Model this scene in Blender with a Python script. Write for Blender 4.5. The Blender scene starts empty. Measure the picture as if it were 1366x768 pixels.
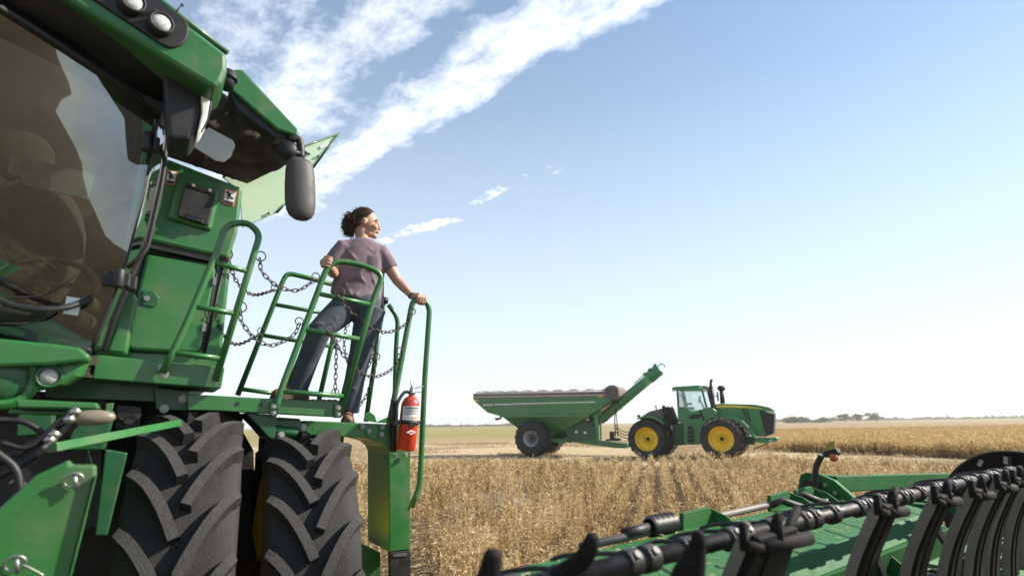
import bpy, bmesh, math, random
import numpy as np
from mathutils import Vector, Matrix, noise as mnoise
R = math.radians
random.seed(7)
sc = bpy.context.scene
COL = sc.collection

# ------------------------------------------------------------------ camera
F = 760.0                       # focal length in photograph pixels (1366 wide)
PITCH, ROLL, CAMH = R(13.47), R(0.86), 1.95
_f = Vector((0, math.cos(PITCH), math.sin(PITCH)))
_u0 = Vector((0, -math.sin(PITCH), math.cos(PITCH)))
_r0 = Vector((1, 0, 0))
_r = _r0 * math.cos(ROLL) - _u0 * math.sin(ROLL)
_u = _u0 * math.cos(ROLL) + _r0 * math.sin(ROLL)
CAM = Vector((0, 0, CAMH))
cam_d = bpy.data.cameras.new('camera')
cam_d.sensor_width = 36.0
cam_d.lens = 36.0 * F / 1366
cam_d.clip_start, cam_d.clip_end = 0.05, 6000
cam_d.dof.use_dof = True
cam_d.dof.focus_distance = 5.5
cam_d.dof.aperture_fstop = 1.7
cam = bpy.data.objects.new('camera', cam_d)
COL.objects.link(cam)
cam.matrix_world = Matrix(((_r.x, _u.x, -_f.x, 0), (_r.y, _u.y, -_f.y, 0), (_r.z, _u.z, -_f.z, CAMH), (0, 0, 0, 1)))
sc.camera = cam

# ------------------------------------------------------------------ sun, sky, exposure
SUN_EL, SUN_AZ = R(36), R(80)       # azimuth measured from +Y (into the picture) towards +X
sun_d = bpy.data.lights.new('sun', 'SUN')
sun_d.energy = 4.6
sun_d.angle = R(0.6)
sun_d.color = (1.0, 0.93, 0.82)
sun = bpy.data.objects.new('sun', sun_d)
COL.objects.link(sun)
sdir = Vector((math.sin(SUN_AZ) * math.cos(SUN_EL), math.cos(SUN_AZ) * math.cos(SUN_EL), math.sin(SUN_EL)))
sun.rotation_euler = sdir.to_track_quat('Z', 'Y').to_euler()
sun.location = (0, 0, 30)

vs = sc.view_settings
sc.display_settings.display_device = 'sRGB'
vs.view_transform = 'Standard'
vs.look = 'None'
vs.exposure = 0.86
vs.gamma = 1.0
vs.use_curve_mapping = False
sc.cycles.max_bounces = 8
sc.cycles.transparent_max_bounces = 12
sc.cycles.use_denoising = True
sc.cycles.sample_clamp_indirect = 6

world = bpy.data.worlds.new('World')
sc.world = world
world.use_nodes = True
wt = world.node_tree
wt.nodes.clear()


class NT:
    """small helper for node trees"""
    def __init__(self, t): self.t = t
    def n(self, kind, **kw):
        nd = self.t.nodes.new(kind)
        for k, v in kw.items(): setattr(nd, k, v)
        return nd
    def link(self, a, b): self.t.links.new(a, b)
    def set(self, sock, v):
        if isinstance(v, bpy.types.NodeSocket): self.link(v, sock)
        else: sock.default_value = v
    def math(self, op, a, b=None, c=None, clamp=False):
        nd = self.n('ShaderNodeMath', operation=op, use_clamp=clamp)
        self.set(nd.inputs[0], a)
        if b is not None: self.set(nd.inputs[1], b)
        if c is not None: self.set(nd.inputs[2], c)
        return nd.outputs[0]
    def ramp(self, fac, stops, interp='LINEAR'):
        nd = self.n('ShaderNodeValToRGB')
        cr = nd.color_ramp
        cr.interpolation = interp
        while len(cr.elements) < len(stops): cr.elements.new(0.5)
        for e, (p, c) in zip(cr.elements, stops):
            e.position = p
            e.color = (c, c, c, 1) if isinstance(c, (int, float)) else (*c, 1)
        self.set(nd.inputs[0], fac)
        return nd.outputs[0]
    def noise(self, vec, scale, detail=3, rough=0.5, dist=0.0):
        nd = self.n('ShaderNodeTexNoise')
        if vec is not None: self.link(vec, nd.inputs['Vector'])
        nd.inputs['Scale'].default_value = scale
        nd.inputs['Detail'].default_value = detail
        nd.inputs['Roughness'].default_value = rough
        nd.inputs['Distortion'].default_value = dist
        return nd.outputs['Fac']
    def mix(self, fac, a, b, blend='MIX'):
        nd = self.n('ShaderNodeMix', data_type='RGBA', blend_type=blend)
        self.set(nd.inputs[0], fac)
        self.set(nd.inputs[6], a if not isinstance(a, tuple) else (*a, 1)[:4])
        self.set(nd.inputs[7], b if not isinstance(b, tuple) else (*b, 1)[:4])
        return nd.outputs[2]


W = NT(wt)
out = W.n('ShaderNodeOutputWorld')
bg = W.n('ShaderNodeBackground')
sky = W.n('ShaderNodeTexSky')
sky.sky_type = 'NISHITA'
sky.sun_disc = False
sky.sun_elevation = SUN_EL
sky.sun_rotation = SUN_AZ
sky.altitude = 200
sky.air_density = 1.0
sky.dust_density = 0.15
sky.ozone_density = 1.4
bg.inputs['Strength'].default_value = 0.094
tc = W.n('ShaderNodeTexCoord')
sep = W.n('ShaderNodeSeparateXYZ')
W.link(tc.outputs['Generated'], sep.inputs[0])
zc = W.math('MAXIMUM', sep.outputs[2], 0.04)
px = W.math('DIVIDE', sep.outputs[0], zc)
py = W.math('DIVIDE', sep.outputs[1], zc)
# cloud streets run along (1,-1) on the cloud plane: q across them, s along them
q = W.math('MULTIPLY', W.math('ADD', px, py), 0.7071)
s = W.math('MULTIPLY', W.math('SUBTRACT', px, py), 0.7071)
cmb = W.n('ShaderNodeCombineXYZ')
W.link(W.math('MULTIPLY', q, 1.0), cmb.inputs[0])
W.link(W.math('MULTIPLY', s, 0.6), cmb.inputs[1])
vec = cmb.outputs[0]
warp = W.math('MULTIPLY_ADD', W.noise(vec, 3.2, 3, 0.6), 0.36, -0.18)
q2 = W.math('ADD', q, warp)
band = W.ramp(W.math('MULTIPLY', q2, 0.5), [
    (0.0, .45), (0.14, .55), (0.20, .78), (0.235, .70), (0.265, .60), (0.30, .95), (0.36, .92), (0.415, .42),
    (0.46, .92), (0.515, 1.0), (0.545, .70), (0.585, .0), (1.0, .0)])
fade = W.ramp(W.math('MULTIPLY_ADD', s, 0.25, 1.0), [(0.0, 0.0), (0.20, .10), (0.36, .85), (0.45, 1.0), (0.84, 1.0), (0.90, .35), (1.0, 0.05)])
# the thin far street breaks up into puffs
det = W.noise(vec, 15.0, 10, 0.70, 0.25)
big = W.noise(vec, 2.6, 3, 0.5)
cov = W.math('MULTIPLY', band, fade)
d = W.math('ADD', W.math('MULTIPLY', det, 0.85), W.math('MULTIPLY', big, 0.50))
thr = W.math('SUBTRACT', 1.07, W.math('MULTIPLY', cov, 0.66))
dens = W.math('MULTIPLY', W.math('SUBTRACT', d, thr), 2.4, clamp=True)
dens = W.math('MULTIPLY', dens, W.ramp(W.math('MULTIPLY', q2, 0.5), [(0.0, .45), (0.2, .60), (0.36, .66), (0.43, .55), (0.47, .72), (1.0, .72)]))
# the thin far street is a broken row of small puffs
cm2 = W.n('ShaderNodeCombineXYZ'); W.link(q, cm2.inputs[0]); W.link(s, cm2.inputs[1])
pn = W.noise(cm2.outputs[0], 8.5, 7, 0.62)
q3 = W.math('MULTIPLY_ADD', W.math('SUBTRACT', W.noise(cm2.outputs[0], 2.2, 2, .5), .5), .25, q)
pb = W.ramp(W.math('MULTIPLY', q3, 0.5), [(0.765, 0.0), (0.805, 1.0), (0.835, 1.0), (0.875, 0.0)])
ps = W.ramp(W.math('MULTIPLY_ADD', s, 0.25, 1.0), [(0.27, 0.0), (0.33, .95), (0.46, 1.0), (0.50, .45), (0.54, .95), (0.585, .9), (0.60, .5), (0.63, .75), (0.67, .7), (0.70, .3), (0.78, .42), (0.80, .25), (0.90, .40), (0.93, .1)])
pd_ = W.math('MULTIPLY', W.math('SUBTRACT', pn, W.math('SUBTRACT', 0.945, W.math('MULTIPLY', W.math('MULTIPLY', pb, ps), 0.56))), 3.4, clamp=True)
dens = W.math('MAXIMUM', dens, pd_)
low = W.ramp(sep.outputs[2], [(0.0, 0.0), (0.20, 0.0), (0.30, 1.0)])
dens = W.math('MULTIPLY', W.math('MULTIPLY', dens, low), 0.88)
hz = W.ramp(sep.outputs[2], [(0.0, 0.75), (0.14, 0.66), (0.30, 0.50), (0.52, 0.24), (0.8, 0.08)])
skyc = W.mix(1.0, sky.outputs[0], (.79, 1.02, 1.09), 'MULTIPLY')
skyc = W.mix(hz, skyc, (6.5, 6.8, 7.1))
skyc = W.mix(dens, skyc, (11.2, 11.5, 12.0))
W.link(skyc, bg.inputs['Color'])
W.link(bg.outputs[0], out.inputs[0])

# ------------------------------------------------------------------ rays of the photograph -> places in the world
A_C = R(32)                                                     # the harvester's own axes
LC = Vector((math.cos(A_C), math.sin(A_C), 0))                  # towards its left side
BC = Vector((-math.sin(A_C), math.cos(A_C), 0))                 # towards its rear
A_H = R(38.5)
LH = Vector((math.cos(A_H), math.sin(A_H), 0))
BH = Vector((-math.sin(A_H), math.cos(A_H), 0))
UP = Vector((0, 0, 1))


def ray(u, v): return _r * ((u - 683) / F) + _u * ((384 - v) / F) + _f
def PK(u, v, K):
    d = ray(u, v); return CAM + d * (K / d.dot(BC))
def PH(u, v, K):
    d = ray(u, v); return CAM + d * (K / d.dot(BH))
def PY(u, v, Y):
    d = ray(u, v); return CAM + d * (Y / d.y)
def PZ(u, v, z):
    d = ray(u, v); return CAM + d * ((z - CAMH) / d.z)


# ------------------------------------------------------------------ mesh builder
class MB:
    def __init__(self): self.v = []; self.f = []; self.s = []
    def add(self, vs, fs, smooth=False):
        o = len(self.v)
        self.v += [Vector(p) for p in vs]
        self.f += [tuple(i + o for i in f) for f in fs]
        self.s += [smooth] * len(fs)
        return self
    def slab(self, pts, ext):
        """polygon extruded along vector ext"""
        pts = [Vector(p) for p in pts]; n = len(pts); ext = Vector(ext)
        nrm = Vector((0, 0, 0))
        for i in range(n): nrm += pts[i].cross(pts[(i + 1) % n])
        if nrm.dot(ext) > 0: pts = pts[::-1]
        vs = pts + [p + ext for p in pts]
        fs = [tuple(range(n)), tuple(range(2 * n - 1, n - 1, -1))]
        fs += [(i, i + n, (i + 1) % n + n, (i + 1) % n) for i in range(n)]
        return self.add(vs, fs)
    def box(self, c, hx, hy, hz):
        c, hx, hy, hz = map(Vector, (c, hx, hy, hz))
        if hx.cross(hy).dot(hz) < 0: hz = -hz
        p = [c + hx * a + hy * b + hz * e for e in (-1, 1) for b in (-1, 1) for a in (-1, 1)]
        return self.add(p, [(0, 2, 3, 1), (4, 5, 7, 6), (0, 1, 5, 4), (2, 6, 7, 3), (0, 4, 6, 2), (1, 3, 7, 5)])
    def abox(self, x0, x1, y0, y1, z0, z1):
        return self.box(((x0 + x1) / 2, (y0 + y1) / 2, (z0 + z1) / 2), ((x1 - x0) / 2, 0, 0), (0, (y1 - y0) / 2, 0), (0, 0, (z1 - z0) / 2))
    def bar(self, a, b, w, h, up=UP):
        """rectangular bar from a to b"""
        a, b = Vector(a), Vector(b); t = (b - a).normalized()
        x = t.cross(Vector(up))
        if x.length < 1e-4: x = t.cross(Vector((1, 0, 0)))
        x.normalize(); y = x.cross(t)
        return self.box((a + b) / 2, x * w / 2, (b - a) / 2, y * h / 2)
    def tube(self, pts, r, seg=10, cap=True, closed=False):
        pts = [Vector(p) for p in pts]; n = len(pts)
        rs = r if isinstance(r, (list, tuple)) else [r] * n
        vs = []; prev = None
        for i, p in enumerate(pts):
            if closed: t = pts[(i + 1) % n] - pts[i - 1]
            else: t = pts[min(i + 1, n - 1)] - pts[max(i - 1, 0)]
            t.normalize()
            if prev is None:
                a = UP if abs(t.z) < 0.9 else Vector((1, 0, 0))
                x = t.cross(a).normalized()
            else:
                x = (prev - t * prev.dot(t)).normalized()
            prev = x; y = t.cross(x)
            for k in range(seg):
                an = 2 * math.pi * k / seg
                vs.append(p + (x * math.cos(an) + y * math.sin(an)) * rs[i])
        fs = []
        for i in range(n if closed else n - 1):
            j = (i + 1) % n
            for k in range(seg):
                l = (k + 1) % seg
                fs.append((i * seg + k, i * seg + l, j * seg + l, j * seg + k))
        self.add(vs, fs, True)
        if cap and not closed:
            o = len(self.v) - len(vs)
            self.f += [tuple(o + k for k in range(seg))[::-1], tuple(o + (n - 1) * seg + k for k in range(seg))]
            self.s += [False, False]
        return self
    def cyl(self, a, b, r, seg=20, r2=None):
        return self.tube([a, b], [r, r if r2 is None else r2], seg)
    def lathe(self, prof, c, axis, seg=32, xref=None):
        """prof: (radius, along) pairs about axis through c"""
        c, t = Vector(c), Vector(axis).normalized()
        x = Vector(xref) if xref else (t.cross(UP) if abs(t.z) < .9 else Vector((1, 0, 0)))
        x = (x - t * x.dot(t)).normalized(); y = t.cross(x); n = len(prof)
        vs = [c + t * al + (x * math.cos(2 * math.pi * k / seg) + y * math.sin(2 * math.pi * k / seg)) * rr
              for rr, al in prof for k in range(seg)]
        fs = []
        for i in range(n - 1):
            for k in range(seg):
                l = (k + 1) % seg
                fs.append((i * seg + k, i * seg + l, (i + 1) * seg + l, (i + 1) * seg + k))
        return self.add(vs, fs, True)
    def loft(self, rings, cap=True, smooth=True):
        n = len(rings[0]); vs = [p for r_ in rings for p in r_]; fs = []
        for i in range(len(rings) - 1):
            for k in range(n):
                l = (k + 1) % n
                fs.append((i * n + k, i * n + l, (i + 1) * n + l, (i + 1) * n + k))
        if cap: fs += [tuple(range(n))[::-1], tuple((len(rings) - 1) * n + k for k in range(n))]
        return self.add(vs, fs, smooth)
    def ball(self, c, r, seg=16, rings=10, axes=None):
        c = Vector(c)
        if isinstance(r, (int, float)): r = (r, r, r)
        ax = axes or (Vector((1, 0, 0)), Vector((0, 1, 0)), UP)
        rr = []
        for i in range(rings + 1):
            th = math.pi * i / rings
            th = min(max(th, 0.05), math.pi - 0.05)
            rr.append([c + ax[0] * (r[0] * math.sin(th) * math.cos(2 * math.pi * k / seg)) + ax[1] * (r[1] * math.sin(th) * math.sin(2 * math.pi * k / seg)) - ax[2] * (r[2] * math.cos(th)) for k in range(seg)])
        return self.loft(rr)
    def grid(self, rows, smooth=True):
        n = len(rows[0]); vs = [p for r_ in rows for p in r_]
        fs = [(i * n + k, i * n + k + 1, (i + 1) * n + k + 1, (i + 1) * n + k) for i in range(len(rows) - 1) for k in range(n - 1)]
        return self.add(vs, fs, smooth)
    def pieces(self):
        """the loose pieces, each as a builder of its own"""
        p = list(range(len(self.v)))
        def find(i):
            while p[i] != i: p[i] = p[p[i]]; i = p[i]
            return i
        for f in self.f:
            for i in f[1:]: p[find(i)] = find(f[0])
        g = {}
        for f, s_ in zip(self.f, self.s): g.setdefault(find(f[0]), []).append((f, s_))
        res = []
        for fs in g.values():
            m = MB(); ix = {}
            for f, s_ in fs:
                for i in f:
                    if i not in ix: ix[i] = len(m.v); m.v.append(self.v[i])
                m.f.append(tuple(ix[i] for i in f)); m.s.append(s_)
            res.append(m)
        return res
    def build(self, name, mat, parent=None, origin=None, bevel=0, label=None, solid=0, seg=2, each=False, extra=None):
        if each:
            return [m.build(name, mat, parent, origin, bevel, label, solid, seg) for m in self.pieces()][0]
        me = bpy.data.meshes.new(name)
        o0 = Vector(origin) if origin is not None else Vector((0, 0, 0))
        me.from_pydata([tuple(p - o0) for p in self.v], [], self.f)
        me.update()
        bm = bmesh.new(); bm.from_mesh(me)
        bmesh.ops.recalc_face_normals(bm, faces=bm.faces)
        bm.to_mesh(me); bm.free()
        me.polygons.foreach_set('use_smooth', self.s)
        me.materials.append(mat)
        if extra:
            me.materials.append(extra); me.polygons.foreach_set('material_index', self.mi)
        ob = bpy.data.objects.new(name, me)
        COL.objects.link(ob)
        if parent is not None: ob.parent = parent
        if solid:
            m = ob.modifiers.new('s', 'SOLIDIFY'); m.thickness = solid; m.offset = -1
        if bevel:
            m = ob.modifiers.new('b', 'BEVEL'); m.width = bevel; m.segments = seg
            m.limit_method = 'ANGLE'; m.angle_limit = R(40)
        if label: ob['label'] = label
        return ob


def tag(o, label=None, cat=None, group=None, kind=None):
    if label: o['label'] = label
    if cat: o['category'] = cat
    if group: o['group'] = group
    if kind: o['kind'] = kind
    return o
def thing(name, loc, label, cat, rz=0, group=None):
    o = bpy.data.objects.new(name, None)
    o.location = loc; o.rotation_euler = (0, 0, rz); o.empty_display_size = .2
    COL.objects.link(o)
    return tag(o, label, cat, group)
def copy_tree(o, parent=None):
    c = o.copy(); COL.objects.link(c); c.parent = parent
    for ch in list(o.children): copy_tree(ch, c)
    return c
def spline(pts, n=8):
    """Catmull-Rom through pts"""
    pts = [Vector(p) for p in pts]; o = []
    q = [pts[0] * 2 - pts[1]] + pts + [pts[-1] * 2 - pts[-2]]
    for i in range(1, len(q) - 2):
        for k in range(n):
            t = k / n
            a, b, c, d_ = q[i - 1], q[i], q[i + 1], q[i + 2]
            o.append(0.5 * ((2 * b) + (c - a) * t + (2 * a - 5 * b + 4 * c - d_) * t * t + (3 * b - a - 3 * c + d_) * t ** 3))
    return o + [pts[-1]]
def rounded(pts, r, n=5):
    """polyline with rounded inner corners (bent pipe)"""
    pts = [Vector(p) for p in pts]; o = [pts[0]]
    for i in range(1, len(pts) - 1):
        a, b, c = pts[i - 1], pts[i], pts[i + 1]
        rr = min(r, (a - b).length * .48, (c - b).length * .48)
        p, q_ = b + (a - b).normalized() * rr, b + (c - b).normalized() * rr
        for k in range(n + 1):
            t = k / n
            o.append(p * (1 - t) ** 2 + b * 2 * t * (1 - t) + q_ * t * t)
    return o + [pts[-1]]


# ------------------------------------------------------------------ materials
def mat(name, base, rough=0.5, metal=0.0, coat=0.0, dirt=None, dirt_amt=0.3, dirt_scale=3.0, var=0.12, bump=0.0, bump_scale=60, spec=0.5, grunge=0.0):
    m = bpy.data.materials.new(name); m.use_nodes = True
    T = NT(m.node_tree); m.node_tree.nodes.clear()
    o = T.n('ShaderNodeOutputMaterial'); p = T.n('ShaderNodeBsdfPrincipled')
    co = T.n('ShaderNodeTexCoord').outputs['Object']
    n1 = T.noise(co, dirt_scale, 5, 0.6)
    dark = tuple(c * (1 - var) for c in base); lite = tuple(min(1, c * (1 + var)) for c in base)
    c = T.ramp(n1, [(0.3, dark), (0.7, lite)])
    if dirt:
        n2 = T.noise(co, dirt_scale * 2.3, 8, 0.68)
        fac = T.ramp(n2, [(0.48, 0.0), (0.72, dirt_amt)])
        c = T.mix(fac, c, dirt)
        rr = T.math('MULTIPLY_ADD', fac, 0.5, rough, clamp=True)
        T.set(p.inputs['Roughness'], rr)
    else:
        T.set(p.inputs['Roughness'], T.math('MULTIPLY_ADD', n1, 0.16, rough - 0.08, clamp=True))
    T.set(p.inputs['Base Color'], c)
    p.inputs['Metallic'].default_value = metal
    p.inputs['Coat Weight'].default_value = coat
    p.inputs['Coat Roughness'].default_value = 0.12
    p.inputs['Specular IOR Level'].default_value = spec
    if bump:
        b = T.n('ShaderNodeBump'); b.inputs['Strength'].default_value = bump
        b.inputs['Distance'].default_value = 0.01
        T.link(T.noise(co, bump_scale, 4, 0.6), b.inputs['Height'])
        T.link(b.outputs[0], p.inputs['Normal'])
    T.link(p.outputs[0], o.inputs[0])
    return m


DUST = (0.33, 0.26, 0.17)
M = {}
M['green'] = mat('green_paint', (.026, .148, .031), .36, coat=.3, dirt=(.15, .16, .085), dirt_amt=.48, dirt_scale=2.2)
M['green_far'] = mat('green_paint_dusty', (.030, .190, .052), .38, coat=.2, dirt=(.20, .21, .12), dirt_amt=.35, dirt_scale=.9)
M['green_matt'] = mat('green_paint_matt', (.022, .125, .030), .62, dirt=(.11, .13, .07), dirt_amt=.35, dirt_scale=3, spec=.25)
M['green_cart'] = mat('green_paint_flare', (.060, .20, .070), .42, coat=.15, dirt=(.24, .25, .14), dirt_amt=.4, dirt_scale=.9)  # paler cart green: flare wash-out put into the paint colour
M['green_dark'] = mat('green_paint_dark', (.010, .085, .024), .45, coat=.2, dirt=(.08, .09, .05), dirt_amt=.5, dirt_scale=3)  # deeper green for under, side and rear parts
M['yellow'] = mat('yellow_paint', (.85, .58, .010), .4, coat=.2, dirt=(.50, .36, .12), dirt_amt=.28, dirt_scale=2.0)
M['black'] = mat('black_plastic', (.012, .011, .011), .5, dirt=(.06, .05, .04), dirt_amt=.4, dirt_scale=4, bump=.15, bump_scale=220)
M['black_gloss'] = mat('black_gloss', (.010, .009, .009), .25)
M['tread'] = mat('tread_worn_lit', (.040, .036, .034), .8, dirt=(.085, .075, .064), dirt_amt=.6, dirt_scale=14, bump=.5, bump_scale=70)  # lug tops lighter than carcass: light on them, with dust, put into colour
M['rubber'] = mat('tyre_rubber', (.015, .0135, .0125), .75, dirt=(.075, .06, .048), dirt_amt=.4, dirt_scale=4.5, bump=.35, bump_scale=90)
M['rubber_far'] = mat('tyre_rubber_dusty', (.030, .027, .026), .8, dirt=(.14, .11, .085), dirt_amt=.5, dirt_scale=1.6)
M['steel'] = mat('bare_steel', (.42, .40, .37), .35, metal=.9, dirt=(.16, .12, .08), dirt_amt=.5, dirt_scale=8)
M['bolt'] = mat('zinc_bolt', (.34, .33, .30), .5, metal=.5)
M['dark_steel'] = mat('dark_steel', (.030, .026, .025), .48, metal=.35, dirt=(.12, .10, .085), dirt_amt=.5, dirt_scale=7, bump=.25, bump_scale=120)
M['chain'] = mat('rusty_chain', (.075, .055, .048), .5, metal=.6, dirt=(.11, .06, .035), dirt_amt=.6, dirt_scale=30)
M['collar_bolt'] = mat('collar_bolt', (.16, .15, .14), .6, metal=.2)
M['finger'] = mat('tine_plastic', (.013, .011, .0105), .7, spec=.12, dirt=(.05, .042, .036), dirt_amt=.4, dirt_scale=9, bump=.3, bump_scale=160)
M['red'] = mat('red_enamel', (.56, .042, .016), .3, coat=.4, var=.08)
M['white'] = mat('white_vinyl', (.75, .74, .70), .45, var=.05)
M['ink'] = mat('black_ink', (.02, .02, .02), .5)
M['orange'] = mat('orange_vinyl', (.62, .12, .03), .45)
M['tarp'] = mat('brown_tarpaulin', (.060, .047, .030), .8, dirt=(.13, .10, .06), dirt_amt=.7, dirt_scale=5, bump=.6, bump_scale=14)
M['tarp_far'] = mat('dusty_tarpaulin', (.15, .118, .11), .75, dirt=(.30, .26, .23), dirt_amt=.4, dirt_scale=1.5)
M['interior'] = mat('cab_lining', (.026, .021, .016), .85, dirt=(.06, .048, .032), dirt_amt=.6, dirt_scale=3)
M['seat'] = mat('seat_cloth', (.035, .028, .02), .9, bump=.4, bump_scale=200)
M['grey_rim'] = mat('grey_rim_paint', (.52, .51, .50), .5, dirt=(.3, .25, .2), dirt_amt=.3)
M['mirror_back'] = mat('mirror_shell', (.062, .056, .053), .55, dirt=(.11, .10, .09), dirt_amt=.5, dirt_scale=6, bump=.2, bump_scale=200)
M['lamp_dim'] = mat('lamp_glass_dim', (.34, .34, .30), .1, spec=.9, coat=.6)
M['lamp'] = mat('lamp_lens', (.50, .50, .47), .15, spec=.9, coat=.6, var=.35, dirt_scale=60)
M['tread_far'] = mat('tread_dusty_lit', (.075, .064, .056), .85, dirt=(.16, .13, .10), dirt_amt=.5)  # far lug tops paler likewise, light on them put into the dusty colour
M['hub_grey'] = mat('hub_grey', (.17, .165, .16), .55, dirt=(.25, .21, .17), dirt_amt=.4)  # darker than the rim: shade of the dished centre put into the colour
M['lamp_tan'] = mat('lamp_lens_dusty', (.20, .17, .12), .35, dirt=(.25, .2, .13), dirt_amt=.6, dirt_scale=20)
M['amber'] = mat('amber_lens', (.45, .10, .03), .25, coat=.3)
M['reflector'] = mat('reflector_yellow', (.38, .27, .05), .35)
M['denim'] = mat('blue_black_denim', (.058, .068, .088), .85, dirt=(.14, .155, .18), dirt_amt=.5, dirt_scale=9, bump=.3, bump_scale=300)
M['shirt'] = mat('mauve_cotton', (.205, .145, .165), .9, var=.15, dirt=(.15, .105, .12), dirt_amt=.5, dirt_scale=6, bump=.45, bump_scale=11)
M['skin'] = mat('skin', (.50, .27, .18), .5, var=.08, dirt=(.52, .24, .17), dirt_amt=.4, dirt_scale=9)
M['hair'] = mat('dark_brown_hair', (.060, .033, .020), .5, var=.4, dirt=(.15, .085, .048), dirt_amt=.6, dirt_scale=30)
M['boot'] = mat('tan_leather', (.20, .095, .045), .6, dirt=(.3, .2, .12), dirt_amt=.5, dirt_scale=12)
M['sole'] = mat('boot_sole', (.05, .035, .025), .8)
M['bark'] = mat('bark', (.10, .075, .05), .9)


def glass(name, tint, refl, rough=0.02):
    m = bpy.data.materials.new(name); m.use_nodes = True
    T = NT(m.node_tree); m.node_tree.nodes.clear()
    o = T.n('ShaderNodeOutputMaterial')
    tr = T.n('ShaderNodeBsdfTransparent'); tr.inputs[0].default_value = (*tint, 1)
    gl = T.n('ShaderNodeBsdfGlossy'); gl.inputs['Roughness'].default_value = rough
    gl.inputs['Color'].default_value = (.95, .95, .93, 1)
    lw = T.n('ShaderNodeLayerWeight'); lw.inputs['Blend'].default_value = .35
    co = T.n('ShaderNodeTexCoord').outputs['Object']
    smear = T.ramp(T.noise(co, 2.5, 6, .65), [(0.35, 0.0), (0.75, 0.10)])
    fac = T.math('ADD', T.math('MULTIPLY_ADD', lw.outputs['Fresnel'], .55, refl), smear, clamp=True)
    mx = T.n('ShaderNodeMixShader')
    T.link(fac, mx.inputs[0]); T.link(tr.outputs[0], mx.inputs[1]); T.link(gl.outputs[0], mx.inputs[2])
    T.link(mx.outputs[0], o.inputs[0])
    return m
M['windscreen'] = glass('windscreen_glass', (.50, .52, .46), .13)
M['tractor_glass'] = glass('tractor_glass', (.86, .90, .90), .015)


def translucent(name, base, trans, w=.5):
    m = bpy.data.materials.new(name); m.use_nodes = True
    T = NT(m.node_tree); m.node_tree.nodes.clear()
    o = T.n('ShaderNodeOutputMaterial')
    df = T.n('ShaderNodeBsdfPrincipled'); df.inputs['Base Color'].default_value = (*base, 1); df.inputs['Roughness'].default_value = .5
    tl = T.n('ShaderNodeBsdfTranslucent')
    co = T.n('ShaderNodeTexCoord').outputs['Object']
    T.link(T.ramp(T.noise(co, 2, 4), [(.3, tuple(c * .9 for c in trans)), (.7, trans)]), tl.inputs[0])
    mx = T.n('ShaderNodeMixShader'); mx.inputs[0].default_value = w
    T.link(df.outputs[0], mx.inputs[1]); T.link(tl.outputs[0], mx.inputs[2]); T.link(mx.outputs[0], o.inputs[0])
    return m
M['pale_green'] = translucent('translucent_green_plastic', (.74, .90, .68), (.85, .98, .78), .35)
M['cab_panel'] = mat('frosted_panel', (.20, .23, .20), .5, var=.25, dirt=(.10, .11, .09), dirt_amt=.5, dirt_scale=12)
M['skylight'] = translucent('skylight_plastic', (.88, .88, .86), (.93, .93, .90), .55)


def plant_mat(name, stops, trans=.35):
    """dry plants: a tone attribute per plant piece picks the colour"""
    m = bpy.data.materials.new(name); m.use_nodes = True
    T = NT(m.node_tree); m.node_tree.nodes.clear()
    o = T.n('ShaderNodeOutputMaterial')
    at = T.n('ShaderNodeAttribute'); at.attribute_name = 'tone'
    c = T.ramp(at.outputs['Fac'], stops)
    df = T.n('ShaderNodeBsdfDiffuse'); tl = T.n('ShaderNodeBsdfTranslucent')
    T.link(c, df.inputs[0]); T.link(c, tl.inputs[0])
    mx = T.n('ShaderNodeMixShader'); mx.inputs[0].default_value = trans
    T.link(df.outputs[0], mx.inputs[1]); T.link(tl.outputs[0], mx.inputs[2]); T.link(mx.outputs[0], o.inputs[0])
    return m

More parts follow.
